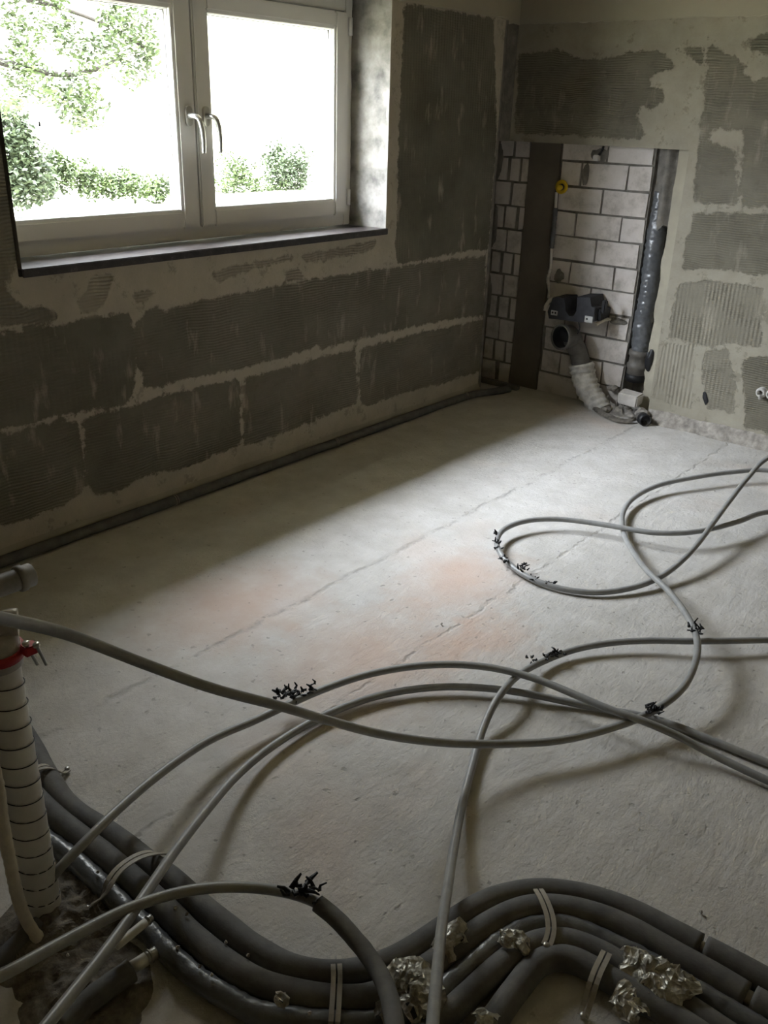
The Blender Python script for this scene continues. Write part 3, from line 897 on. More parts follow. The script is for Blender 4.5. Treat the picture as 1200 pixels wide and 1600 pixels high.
H6, _ = hose('hose', [(1.78, -0.5, 0.03), (1.72, 0.0, 0.2)] + [(1.730,0.266,0.280),(1.739,0.376,0.250),(1.731,0.432,0.230),(1.719,0.517,0.200),(1.715,0.621,0.170),(1.739,0.716,0.150),(1.776,0.777,0.140),(1.825,0.831,0.130),(1.881,0.874,0.120),(1.924,0.888,0.120),(1.938,0.890,0.120),(1.971,0.891,0.115),(2.005,0.889,0.110)], HR,
          'grey hose curling up from bottom left towards the torn black tape')
scraps(H6, [(1.889,0.875,0.135),(1.903,0.878,0.130),(1.914,0.887,0.130)], HR, 31, 5, 0.026)
bm = bmesh.new()
sl = spline([(1.934,0.889,0.120),(1.971,0.891,0.115),(2.005,0.889,0.110),(2.066,0.880,0.100),(2.132,0.850,0.110),(2.208,0.785,0.140),(2.257,0.733,0.150)], 0.008)
sweep(bm, sl, lambda t: 0.0165, 16, rfun=lambda i, a, t: 1 + 0.05 * noise.noise(Vector((i * 0.4, a, 0))))
obj('foam_sleeve', bm, 'foam_dusty', H6)

# ------------------------------------------------------------------ foam-insulated pipes along the bottom
def wob(seed, amp):
    return lambda i, a, t: 1 + amp * noise.noise(Vector((i * 0.12, math.cos(a) * 1.2, seed)))
def wrinkle(seed, amp):
    return lambda i, a, t: 1 + amp * noise.noise(Vector((i * 0.9, math.cos(a) * 2, math.sin(a) * 2 + seed)))
FR = 0.027
G = 'foam-insulated pipes along the bottom'
def foam_pipe(label, segs, r, mat='foam', core=None, rf=None, group=None):
    root = thing('insulated_pipe', label, 'pipe', segs[0][len(segs[0]) // 2][:2] + (0.0,))
    segs = [list(q) for q in segs]
    a, b_ = Vector(segs[-1][-2]), Vector(segs[-1][-1])
    d = (b_ - a); d.z = 0
    segs[-1].append(tuple(b_ + d.normalized() * 1.0))
    if segs[0][0][1] < 0.9 and segs[0][0][0] > 2.0:
        a, b_ = Vector(segs[0][1]), Vector(segs[0][0])
        d = (b_ - a); d.z = 0
        segs[0].insert(0, tuple(b_ + d.normalized() * 0.5))
    for k, s in enumerate(segs):
        bm = bmesh.new()
        sweep(bm, spline(s, 0.010), r, 20, rfun=(rf(k) if rf else wob(k * 3.3, 0.05)))
        obj('foam_jacket', bm, mat, root)
    if core:
        bm = bmesh.new()
        sweep(bm, spline(core, 0.02), r * 0.5, 12)
        obj('pipe_core', bm, 'white_pipe', root)
    return root
foam_pipe('topmost dark foam pipe of the bundle, outermost in the curve and split near right edge', [
  [(0.720,0.877,0.027),(0.843,0.855,0.027),(1.001,0.824,0.027),(1.137,0.789,0.027),(1.267,0.767,0.027),(1.405,0.780,0.027),(1.536,0.786,0.027),(1.626,0.790,0.027),(1.699,0.786,0.027),(1.782,0.787,0.027),(1.864,0.791,0.027),(1.958,0.813,0.027),(2.036,0.874,0.027),(2.080,0.953,0.027),(2.099,1.030,0.027),(2.116,1.108,0.027),(2.138,1.189,0.027),(2.191,1.266,0.027),(2.246,1.310,0.027),(2.311,1.341,0.027),(2.375,1.357,0.027),(2.447,1.363,0.027),(2.510,1.369,0.027)],
  [(2.518,1.370,0.027),(2.578,1.374,0.027),(2.638,1.377,0.027),(2.750,1.383,0.027)]], FR, core=[(2.492,1.367,0.027),(2.542,1.370,0.027)])
foam_pipe('dark foam pipe second from the outside, split at the lower right corner', [
  [(1.107,0.732,0.027),(1.201,0.731,0.027),(1.326,0.730,0.027),(1.439,0.736,0.027),(1.545,0.737,0.027),(1.647,0.735,0.027),(1.749,0.729,0.027),(1.839,0.732,0.027),(1.915,0.744,0.027),(1.985,0.774,0.027),(2.045,0.812,0.027),(2.096,0.860,0.027),(2.129,0.950,0.027),(2.146,1.029,0.027),(2.157,1.084,0.027),(2.178,1.167,0.027),(2.211,1.228,0.027),(2.266,1.274,0.027),(2.330,1.303,0.027),(2.395,1.314,0.027),(2.486,1.319,0.027),(2.561,1.321,0.027),(2.617,1.321,0.027)],
  [(2.628,1.323,0.027),(2.701,1.323,0.027)]], FR, core=[(2.603,1.322,0.027),(2.644,1.323,0.027)])
foam_pipe('shiny tape-wrapped pipe, third in the bundle, partly under crumpled foil', [
  [(1.226,0.679,0.022),(1.310,0.682,0.022),(1.388,0.690,0.022),(1.485,0.690,0.022),(1.570,0.688,0.022),(1.673,0.684,0.022),(1.746,0.680,0.022),(1.838,0.682,0.022),(1.912,0.695,0.022),(1.956,0.706,0.022),(2.027,0.748,0.022),(2.090,0.797,0.022),(2.140,0.844,0.022),(2.171,0.897,0.022),(2.184,0.977,0.022),(2.200,1.096,0.022),(2.213,1.153,0.022),(2.240,1.206,0.022),(2.284,1.243,0.022),(2.340,1.260,0.022),(2.373,1.263,0.022),(2.416,1.272,0.022),(2.481,1.273,0.022),(2.550,1.275,0.022),(2.632,1.277,0.022),(2.726,1.279,0.022)]], 0.021, 'tape_wrap', rf=lambda k: wrinkle(2.0, 0.16))
foam_pipe('dark foam pipe fourth in the bundle, ending under the foil at bottom centre', [
  [(2.208,0.832,0.024),(2.219,0.929,0.024),(2.232,1.049,0.024),(2.242,1.107,0.024),(2.262,1.168,0.024),(2.302,1.211,0.024),(2.365,1.229,0.024),(2.435,1.231,0.024),(2.545,1.230,0.024),(2.633,1.226,0.024)]], 0.024)
foam_pipe('innermost dark foam pipe of the bundle, bent sharply at bottom right', [
  [(2.302,0.853,0.026),(2.287,1.000,0.026),(2.286,1.071,0.026),(2.287,1.121,0.026),(2.304,1.158,0.026),(2.334,1.178,0.026),(2.378,1.185,0.026),(2.455,1.188,0.026),(2.540,1.193,0.026),(2.635,1.188,0.026)]], 0.025)

# straps holding the bundle down: twin beige bands with a nail
def strap(label, pts, w=0.0045, gap=0.006):
    root = thing('pipe_strap', label, 'strap', (pts[0][0], pts[0][1], 0.0))
    path = spline(pts, 0.01)
    n = len(path)
    for s in (-1, 1):
        bm = bmesh.new()
        rows = []
        for i in range(n):
            t = (path[min(i + 1, n - 1)] - path[max(i - 1, 0)]).normalized()
            sd = t.cross(Vector((0, 0, 1))).normalized()
            c = path[i] + sd * s * gap
            up = sd.cross(t)
            if up.z < 0: up = -up
            rows.append([bm.verts.new(c + sd * a * w + up * b * 0.0012) for a, b in ((-1, -1), (1, -1), (1, 1), (-1, 1))])
        for i in range(n - 1):
            for k in range(4):
                bm.faces.new((rows[i][k], rows[i][(k + 1) % 4], rows[i + 1][(k + 1) % 4], rows[i + 1][k]))
        bm.faces.new(rows[0]); bm.faces.new(rows[-1][::-1])
        obj('band', bm, 'strap', root)
    bm = bmesh.new()
    lathe(bm, [(0, 0.0001), (0, 0.006), (0.003, 0.0065), (0.005, 0.004), (0.005, 0.0001)], path[-1] + Vector((0, 0, 0.001)), (0, 0, 1), 12)
    obj('nail', bm, 'steel', root)
strap('beige twin strap over the foam pipe beside the wound upright pipe', [(1.129,0.760,0.062),(1.133,0.772,0.066),(1.140,0.788,0.066),(1.138,0.807,0.045),(1.135,0.819,0.020),(1.125,0.832,0.006),(1.119,0.849,0.004)])
strap('beige twin strap arching loosely over the foam pipes at lower left', [(1.527,0.833,0.012),(1.544,0.810,0.045),(1.553,0.785,0.072),(1.551,0.755,0.085),(1.553,0.720,0.090),(1.555,0.695,0.088),(1.567,0.668,0.080),(1.557,0.654,0.050),(1.532,0.653,0.020),(1.521,0.644,0.005)])
strap('beige twin strap upright in the picture at the bottom centre', [(1.975,0.895,0.005),(2.005,0.864,0.045),(2.027,0.842,0.062),(2.049,0.818,0.062),(2.065,0.798,0.062),(2.083,0.777,0.058),(2.097,0.758,0.050),(2.093,0.760,0.010)])
strap('beige twin strap over the top of the hump in the foam pipes', [(2.177,1.302,0.008),(2.199,1.267,0.045),(2.219,1.246,0.060),(2.241,1.229,0.062),(2.263,1.209,0.060),(2.277,1.191,0.055),(2.285,1.169,0.050),(2.286,1.156,0.045)])
strap('beige twin strap across the two innermost foam pipes at bottom right', [(2.383,1.215,0.052),(2.387,1.191,0.056),(2.390,1.165,0.058),(2.395,1.136,0.056),(2.398,1.122,0.030),(2.397,1.117,0.008),(2.400,1.102,0.004)])

# crumpled foil scraps
def foil(label, pts, width, seed, amp=0.012, lift=0.0):
    # a torn crumpled sheet draped along a short path
    path = spline(pts, 0.006)
    width *= 1.5
    n = len(path)
    m = 14
    bm = bmesh.new()
    g = []
    for i in range(n):
        t = i / (n - 1)
        tn = (path[min(i + 1, n - 1)] - path[max(i - 1, 0)]).normalized()
        sd = tn.cross(Vector((0, 0, 1))).normalized()
        env = (0.35 + 0.65 * math.sin(PI * min(1, max(0, t * 0.94 + 0.03))) ** 0.6)
        row = []
        for j in range(m + 1):
            s = (j / m - 0.5) * 2
            edge = 1 + 0.5 * noise.noise(Vector((t * 7, s * 2.5, seed))) + 0.2 * noise.noise(Vector((t * 23, s, seed + 5)))
            p = path[i] + sd * s * width * env * edge
            p.z += -abs(s) ** 2 * width * 0.55 + lift
            q = p * 45
            p += Vector((noise.noise(q + Vector((seed, 0, 0))), noise.noise(q + Vector((0, seed, 0))), abs(noise.noise(q + Vector((0, 0, seed)))) * 1.3)) * amp
            q = p * 120
            p += Vector((0, 0, noise.noise(q))) * amp * 0.4
            p.z = max(p.z, 0.004)
            row.append(bm.verts.new(p))
        g.append(row)
    for i in range(n - 1):
        for j in range(m):
            if noise.noise(Vector((i * 0.5, j * 0.6, seed * 2))) > 0.42 and (j in (0, 1, m - 1, m - 2) or i < 3 or i > n - 4):
                continue
            bm.faces.new((g[i][j], g[i + 1][j], g[i + 1][j + 1], g[i][j + 1]))
    for v in [v for v in bm.verts if not v.link_faces]:
        bm.verts.remove(v)
    bmesh.ops.solidify(bm, geom=bm.faces[:], thickness=0.0008)
    return tag(obj('foil_scrap', bm, 'foil'), label, 'foil')
foil('largest crumpled foil scrap, draped between the two hoses at bottom centre', [(2.094,0.919,0.062),(2.132,0.925,0.070),(2.164,0.925,0.072),(2.171,0.898,0.072),(2.165,0.884,0.060),(2.162,0.866,0.050)], 0.034, 1.0)
foil('long narrow foil strip behind the hose, leaning on the outermost foam pipe', [(2.135,1.088,0.060),(2.137,1.054,0.064),(2.140,1.024,0.062),(2.134,0.998,0.050)], 0.020, 2.7, 0.006)
foil('small foil scrap twisted round the pipes just left of the hump strap', [(2.205,1.113,0.058),(2.226,1.115,0.062),(2.241,1.130,0.064),(2.256,1.119,0.060),(2.267,1.122,0.050)], 0.016, 4.1, 0.009)
foil('long crumpled foil sheet lying over the pipes at lower right', [(2.411,1.254,0.056),(2.445,1.238,0.064),(2.472,1.234,0.066),(2.499,1.231,0.064),(2.523,1.241,0.062),(2.544,1.256,0.058)], 0.030, 6.2, 0.012)
foil('bright foil scrap on the innermost foam pipe near the bottom right', [(2.452,1.170,0.058),(2.451,1.147,0.058),(2.467,1.140,0.056),(2.486,1.141,0.054),(2.498,1.137,0.050)], 0.020, 8.3, 0.011)
foil('tiny foil ball on the foam pipe left of the bottom centre strap', [(1.982,0.732,0.062),(1.995,0.736,0.062),(2.006,0.745,0.060)], 0.011, 9.9, 0.008)
foil('small foil scrap beside the foam-sleeved hose end at the bottom', [(2.136,0.855,0.064),(2.142,0.841,0.062),(2.143,0.825,0.055)], 0.013, 12.9, 0.006)
foil('foil scrap cut off by the bottom edge, right of the upright hose', [(2.271,0.931,0.060),(2.287,0.947,0.062),(2.306,0.959,0.060)], 0.016, 14.2, 0.008)

# ------------------------------------------------------------------ upright wound pipe and fittings at lower left
SX, SY = 1.45, 0.585
st = thing('upright_pipe', 'upright pipe wound with dusty grey tape, standing at the lower left', 'pipe', (SX, SY, 0))
bm = bmesh.new()
path = [Vector((SX, SY, -0.005 + 0.0035 * i)) for i in range(178)]
def wind(i, a, t):
    ph = ((i * 0.0035 / 0.043) + a / (2 * PI)) % 1.0
    return 1.0 + 0.05 * (ph) - (0.05 if ph < 0.05 else 0)
sweep(bm, path, lambda t: 0.034 + 0.003 * (1 - t), 40, rfun=wind)
# spiral lap lines are drawn by a darker edge material
obj('tape_winding', bm, 'stack_wrap', st)
bm = bmesh.new()
hel = [Vector((SX + 0.0368 * (1 + 0.01) * math.cos(-2 * PI * z / 0.043), SY + 0.0368 * 1.01 * math.sin(-2 * PI * z / 0.043), z)) for z in [0.02 + 0.0012 * k for k in range(480)]]
sweep(bm, hel, 0.0011, 5)
obj('tape_edge', bm, 'black', st)
bm = bmesh.new()
lathe(bm, [(0, 0.030), (0, 0.041), (0.02, 0.043), (0.03, 0.040), (0.06, 0.040), (0.065, 0.036), (0.07, 0.030)], (SX, SY, 0.595), (0, 0, 1), 32)
obj('pipe_socket', bm, 'cap_clear', st)
bm = bmesh.new()
lathe(bm, [(0, 0.035), (0, 0.0455), (0.016, 0.0455), (0.016, 0.035)], (SX, SY, 0.615), (0.1, 0.02, 1), 32)
tabp = Vector((SX + 0.035, SY + 0.03, 0.618))
box(bm, tabp - Vector((0.004, 0.004, 0.0)), tabp + Vector((0.018, 0.022, 0.018)), 0, 0.002)
obj('clamp_ring', bm, 'red', st)
bm = bmesh.new()
for q in range(2):
    p = tabp + Vector((0.012 + 0.012 * q, 0.016 + 0.01 * q, -0.025))
    lathe(bm, [(0, 0.0001), (0, 0.003), (0.05, 0.003), (0.05, 0.006), (0.055, 0.006), (0.055, 0.0001)], p, (0.1 * q, -0.3, 1), 10)
obj('clamp_screw', bm, 'steel', st)
bm = bmesh.new()
sweep(bm, spline([(SX, SY, 0.63), (SX + 0.001, SY + 0.004, 0.66), (SX + 0.012, SY + 0.02, 0.675), (SX + 0.022, SY + 0.036, 0.675)], 0.006), 0.024, 18, rfun=wob(2.0, 0.15))
obj('plastic_cap', bm, 'cap_clear', st)

# grey stub of waste pipe pointing into the room at the left edge
stub_pts = [(1.050,0.699,0.480),(1.050,0.791,0.507),(1.050,0.835,0.515)]
d0 = Vector(stub_pts[2]) - Vector(stub_pts[1]); d0.z = 0; d0.normalize()
e1 = Vector(stub_pts[2])
e0 = Vector((e1.x, e1.y - 0.20, e1.z))
sp = thing('waste_pipe', 'grey waste pipe stub with a capped socket at the left edge, behind the hose', 'pipe', (e0.x, e0.y, 0))
bm = bmesh.new()
sweep(bm, spline([(e0.x, e0.y - 0.06, 0.0), (e0.x, e0.y - 0.06, e1.z - 0.09), (e0.x, e0.y - 0.03, e1.z - 0.02), (e0.x, e0.y + 0.04, e1.z), (e1.x, e1.y, e1.z)], 0.008), 0.025, 22)
obj('pipe', bm, 'drain_dusty', sp)
bm = bmesh.new()
lathe(bm, [(0, 0.024), (0, 0.027), (0.004, 0.031), (0.016, 0.031), (0.019, 0.0275), (0.036, 0.0275), (0.038, 0.025), (0.038, 0.0001)], e1 - Vector((0, 0.004, 0)), (0, 1, 0), 28)
obj('socket', bm, 'drain_dusty', sp)

# plaster-coated cord standing left of the wound pipe
bm = bmesh.new()
sweep(bm, spline([(1.483,0.522,0.520),(1.520,0.515,0.420),(1.519,0.512,0.320),(1.507,0.517,0.200),(1.510,0.518,0.120),(1.508,0.529,0.050),(1.521,0.538,0.012)], 0.008), 0.0115, 14, rfun=wrinkle(4, 0.18))
tag(obj('coated_pipe', bm, 'beige'), 'thin beige plaster-crusted pipe leaning left of the wound upright pipe', 'pipe')

# short pipe ends below the bundle
def pipe_end(label, a, b, r, sleeve=None, tip=None):
    a, b = Vector(a), Vector(b)
    root = thing('pipe_end', label, 'pipe', ((a.x + b.x) / 2, (a.y + b.y) / 2, 0))
    d = (b - a)
    bm = bmesh.new()
    sweep(bm, spline([a, b], 0.01), r, 16)
    obj('pipe', bm, 'white_pipe', root)
    if sleeve:
        bm = bmesh.new()
        sweep(bm, spline(sleeve, 0.01), r * 1.75, 16, rfun=wrinkle(7, 0.12))
        obj('foam_sleeve', bm, 'foam_dusty', root)
    if tip:
        bm = bmesh.new()
        sweep(bm, spline([b, b + d.normalized() * tip], 0.004), r * 0.95, 16)
        sweep(bm, spline([b + d.normalized() * tip * 0.3, b + d.normalized() * tip * 0.45], 0.004), r * 1.12, 16)
        obj('brass_ring', bm, 'steel', root)
ps = [(1.693,0.600,0.075),(1.690,0.669,0.075),(1.720,0.611,0.030),(1.724,0.640,0.030),(1.722,0.461,0.020),(1.716,0.517,0.026),(1.724,0.607,0.030)]
pipe_end('short pale pipe end with a metal tip lying across the bundle at lower left', ps[0], ps[1], 0.0085, tip=0.014)
pipe_end('foam-sleeved pipe end with a white collar and shiny tip at bottom left', ps[2], ps[3], 0.0125, sleeve=[ps[4], ps[5], ps[6]], tip=0.022)
bm = bmesh.new()
sweep(bm, spline([(1.486,0.556,0.010),(1.497,0.510,0.015),(1.509,0.464,0.015),(1.522,0.395,0.015)], 0.01), 0.017, 16, rfun=wob(8, 0.1))
tag(obj('foam_pipe_piece', bm, 'foam'), 'short dark foam pipe leaving the picture left of the hoses, bottom left', 'pipe')

# rubble round the foot of the wound pipe
def mound(name, cx, cy, rx, ry, h, seed, label, mat='rubble', n=26, na=48):
    bm = bmesh.new()
    rings = []
    for i in range(n + 1):
        t = i / n
        ring = []
        for k in range(na):
            a = 2 * PI * k / na
            w = 1 + 0.3 * noise.noise(Vector((math.cos(a) * 1.5, math.sin(a) * 1.5, seed)))
            x, y = cx + rx * t * w * math.cos(a), cy + ry * t * w * math.sin(a)
            z = h * (1 - t ** 2) * (0.6 + 0.8 * abs(noise.noise(Vector((x * 16, y * 16, seed)))) + 0.5 * noise.noise(Vector((x * 50, y * 50, seed)))) - 0.003 * t
            ring.append(bm.verts.new((x, y, z)))
        rings.append(ring)
    for i in range(n):
        for k in range(na):
            bm.faces.new((rings[i][k], rings[i][(k + 1) % na], rings[i + 1][(k + 1) % na], rings[i + 1][k]))
    return tag(obj(name, bm, mat), label, 'rubble', kind='stuff')
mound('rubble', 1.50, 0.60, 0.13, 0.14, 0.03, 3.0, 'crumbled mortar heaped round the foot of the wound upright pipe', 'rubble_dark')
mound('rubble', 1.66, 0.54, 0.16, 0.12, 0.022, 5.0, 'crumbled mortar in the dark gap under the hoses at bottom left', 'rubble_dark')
mound('rubble', 0.78, 4.545, 0.17, 0.075, 0.05, 7.0, 'rubble on the niche floor between the wrapped drain and the black socket')

# loose crumbs
crumb_px = [(1.401,0.767,0.030),(1.690,0.738,0.055),(1.721,0.741,0.058),(1.822,0.753,0.050),(1.875,0.761,0.050),(1.760,0.688,0.045),(1.826,0.687,0.050),(1.856,0.690,0.050),(1.494,0.690,0.050),(2.047,0.751,0.055),(1.740,0.583,0.006),(1.607,0.548,0.030),(2.473,1.476,0.003),(1.393,2.026,0.003)]
crumb_labels = ['tiny pale crumb between the outermost foam pipes, under the crossing grey hose at left',
                'tiny crumb in the groove below the outermost foam pipe, uppermost of the row at left',
                'tiny crumb in the groove between foam pipes, second of the row at left',
                'pale crumb between the two outer foam pipes, halfway down the curve at left',
                'pale crumb between the two outer foam pipes, lowest of the row at left',
                'tiny crumb between the foam pipe and the shiny wrapped pipe, uppermost of three',
                'tiny crumb between the foam pipe and the shiny wrapped pipe, middle of three',
                'tiny crumb between the foam pipe and the shiny wrapped pipe, lowest of three',
                'tiny crumb beside the shiny wrapped pipe near the wound upright pipe',
                'small grey crumb between foam pipes just left of the bottom centre strap',
                'pale crumb on the floor under the foam-sleeved pipe end at bottom left',
                'pale crumb in the mortar heap right of the wound upright pipe',
                'dark speck of mortar on the bare floor above the split foam pipe at right',
                'tiny crumb on the bright floor above the highest hose arch']
random.seed(9)
crumb_me = []
for k in range(4):
    bm = bmesh.new()
    bmesh.ops.create_icosphere(bm, subdivisions=1, radius=0.0045)
    for v in bm.verts:
        v.co *= random.uniform(0.6, 1.25)
    me = bpy.data.meshes.new('mortar_crumb'); bm.to_mesh(me); bm.free(); me.materials.append(M['brick_chunk'] if k % 2 else M['rubble'])
    crumb_me.append(me)
for k, p in enumerate(crumb_px):
    o = bpy.data.objects.new('mortar_crumb', crumb_me[k % 4])
    COL.objects.link(o)
    o.location = p
    tag(o, crumb_labels[k], 'crumb', 'mortar crumbs')

# ------------------------------------------------------------------ skirting pipe along the window wall
bm = bmesh.new()
sweep(bm, spline([(0.024, 0.9, 0.024), (0.024, 1.6, 0.024), (0.024, 2.4, 0.024), (0.024, 3.2, 0.024), (0.024, 3.9, 0.024), (0.028, 4.08, 0.024), (0.045, 4.20, 0.024), (0.085, 4.31, 0.022), (0.12, 4.42, 0.022)], 0.02), 0.020, 16, rfun=wob(3, 0.12))
sk = tag(obj('skirting_pipe', bm, 'foam'), 'dark foam-covered pipe along the floor at the foot of the window wall', 'pipe')
bm = bmesh.new()
box(bm, (-0.15, 4.475, 0.0), (0.135, 4.515, 0.028), 0, 0.004)
tag(obj('floor_batten', bm, 'foam_dusty'), 'low dark batten on the floor in front of the left bricks', 'batten')
for (y, lab) in ((2.03, 'small pale clip on the floor pipe below the window, nearer the camera'), (3.00, 'small pale clip on the floor pipe, midway to the corner'), (4.10, 'small pale clip on the floor pipe near the corner')):
    bm = bmesh.new()
    for s in (-0.005, 0.005):
        sweep(bm, [Vector((0.024 + 0.0235 * math.cos(a), y + s, 0.024 + 0.0235 * math.sin(a))) for a in [-0.9 + 0.2 * k for k in range(14)]], 0.0016, 6)
    tag(obj('pipe_clip', bm, 'strap'), lab, 'clip')

# ------------------------------------------------------------------ niche fittings
# lagged riser pipe in the chase
rp = thing('riser_pipe', 'tape-lagged grey riser pipe in the chase right of the bricks', 'pipe', (0.82, 4.62, 0.0))
bm = bmesh.new()
rpts = [(0.784,4.665,1.167),(0.789,4.655,1.041),(0.794,4.640,0.952),(0.797,4.635,0.865),(0.805,4.630,0.663),(0.800,4.625,0.490),(0.808,4.625,0.343)]
sweep(bm, spline(rpts, 0.006), 0.049, 26, rfun=lambda i, a, t: 1 + 0.010 * math.sin(i * 0.55 + 1.5 * math.cos(a)) + 0.13 * noise.noise(Vector((i * 0.35, math.cos(a) * 2.2, math.sin(a) * 2.2))))
obj('lagging', bm, 'tape_wrap', rp)
rb = Vector(rpts[-1])
bm = bmesh.new()
lathe(bm, [(-0.17, 0.040), (-0.17, 0.052), (-0.10, 0.055), (-0.095, 0.060), (-0.075, 0.060), (-0.07, 0.053), (-0.03, 0.052), (-0.025, 0.060), (0.0, 0.060), (0.005, 0.05)], rb + Vector((0, 0, 0.0)), (0.03, 0, 1), 30)
obj('pipe_socket', bm, 'drain', rp)
bm = bmesh.new()
lathe(bm, [(-0.1705, 0.0001), (-0.1705, 0.0535), (-0.13, 0.0545), (-0.13, 0.050)], rb, (0.03, 0, 1), 30)
obj('seal_ring', bm, 'black', rp)
bm = bmesh.new()
blob_sheet(bm, 0.0, 0.0, 0.0, 0.026, 0.06, 0.012, 3.3)
o = obj('hole_shade', bm, 'black')  # black sheet gives the shade of a hole; nothing is cut out
hp = [(0.890,4.567,0.318)][0]
o.location = hp
tag(o, 'black sheet for the shaded gap in the mortar right of the riser pipe socket', 'hole')

# drain elbow with open socket
ec = Vector([(0.427,4.400,0.388)][0])
back = Vector((0.22, 0.95, -0.05)).normalized()
el = thing('drain_elbow', 'open drain elbow with its black mouth facing the room, low in the niche', 'pipe', (0.45, 4.5, 0))
bm = bmesh.new()
lathe(bm, [(0.006, 0.0605), (-0.002, 0.0635), (-0.003, 0.067), (0.002, 0.071), (0.014, 0.073), (0.028, 0.071), (0.034, 0.066), (0.085, 0.063), (0.10, 0.055)], ec, back, 40)
obj('socket_mouth', bm, 'drain', el)
bm = bmesh.new()
lathe(bm, [(0.075, 0.0001), (0.075, 0.054), (0.03, 0.056), (0.006, 0.0607)], ec, back, 32)
obj('inner_bore', bm, 'black', el)  # bore coloured black to give the shade inside the elbow
wp = [(0.462,4.500,0.345),(0.480,4.530,0.299),(0.502,4.530,0.252),(0.519,4.525,0.208)]
bm = bmesh.new()
sweep(bm, spline([ec + back * 0.080, ec + back * 0.100, wp[0], wp[1], wp[2], wp[3]], 0.008), 0.052, 26, rfun=wob(5, 0.06))
obj('bend', bm, 'drain', el)
bm = bmesh.new()
wp2 = [(0.512,4.525,0.232),(0.526,4.525,0.190),(0.551,4.520,0.140),(0.590,4.515,0.085),(0.644,4.510,0.038),(0.691,4.500,-0.002)]
sweep(bm, spline(wp2, 0.006), lambda t: 0.071 - 0.014 * t, 28, rfun=lambda i, a, t: 1 + 0.05 * math.sin(i * 1.1 + math.cos(a) * 1.2) + 0.10 * noise.noise(Vector((i * 0.3, math.cos(a) * 2, math.sin(a) * 2))))
obj('plaster_wrap', bm, 'wrap_white', el)

# black mounting block above the elbow
mb = thing('mounting_block', 'black foam mounting block with two zinc plates above the drain elbow', 'bracket', (0.45, 4.56, 0))
def bpx(x, y, yy):
    return None
bm = bmesh.new()
prof = [(0.331,0.589),(0.403,0.596),(0.409,0.579),(0.420,0.524),(0.447,0.500),(0.474,0.504),(0.490,0.535),(0.480,0.614),(0.560,0.623),(0.571,0.572),(0.594,0.572),(0.601,0.496),(0.525,0.481),(0.370,0.473),(0.321,0.469),(0.308,0.507),(0.323,0.552)]
prism(bm, prof, 1, 4.44, 4.595)
bmesh.ops.bevel(bm, geom=bm.edges[:], offset=0.003, segments=1, affect='EDGES', clamp_overlap=True)
obj('block', bm, 'block_foam', mb)
bm = bmesh.new()
c = Vector([(0.598,4.500,0.532)][0])
box(bm, c + Vector((-0.045, -0.03, -0.035)), c + Vector((0.02, 0.09, 0.028)), 0, 0.004)
c2 = Vector([(0.634,4.470,0.593)][0])
box(bm, c2 + Vector((-0.012, -0.012, -0.05)), c2 + Vector((0.012, 0.02, 0.022)), 0, 0.006)
obj('side_arm', bm, 'black', mb)
for (q, w, h, holes) in (([(0.354,4.437,0.507)][0], 0.020, 0.013, (-0.009, 0.009)), ([(0.569,4.437,0.505)][0], 0.024, 0.017, (-0.01,))):
    bm = bmesh.new()
    box(bm, (q[0] - w, 4.434, q[2] - h), (q[0] + w, 4.4405, q[2] + h), 0, 0.001)
    pl = obj('zinc_plate', bm, 'zinc', mb)
    bm = bmesh.new()
    for hx in holes:
        lathe(bm, [(0, 0.0001), (0, 0.0055), (0.002, 0.0055)], (q[0] + hx, 4.4335, q[2] + 0.001), (0, 1, 0), 14)
    hh = obj('bolt_hole', bm, 'black')  # black discs stand for the shade in the bolt holes
    hh.parent = pl
bm = bmesh.new()
sweep(bm, spline([(0.511,4.435,0.482),(0.521,4.440,0.448),(0.504,4.450,0.411)], 0.006), 0.003, 8)
obj('tie', bm, 'black', mb)

bm = bmesh.new()
sweep(bm, spline([(0.598,4.470,0.477),(0.608,4.500,0.488),(0.620,4.550,0.497),(0.623,4.600,0.490)], 0.006), lambda t: 0.011 - 0.004 * t, 12, rfun=wrinkle(3, 0.35))
tag(obj('fixing_bolt', bm, 'beige'), 'plaster-crusted threaded bolt sticking out right of the black block', 'bolt')
bm = bmesh.new()
sweep(bm, spline([(0.283,4.460,0.507),(0.279,4.470,0.530),(0.279,4.500,0.555),(0.265,4.580,0.557)], 0.006), lambda t: 0.011 - 0.004 * t, 12, rfun=wrinkle(5, 0.3))
tag(obj('fixing_bolt', bm, 'brick_chunk'), 'plaster-crusted bolt end sticking out left of the black block', 'bolt')
bm = bmesh.new()
blob_sheet(bm, 0, 0, 0, 0.055, 0.022, 0.018, 9.0)
o = obj('bracket_shadow', bm, 'mortar'); o.location = [(0.660,4.598,0.486)][0]  # dark sheet drawn as the bracket's cast shadow on the bricks
tag(o, 'ragged dark sheet painting the shadow on the bricks right of the black block', 'mortar')

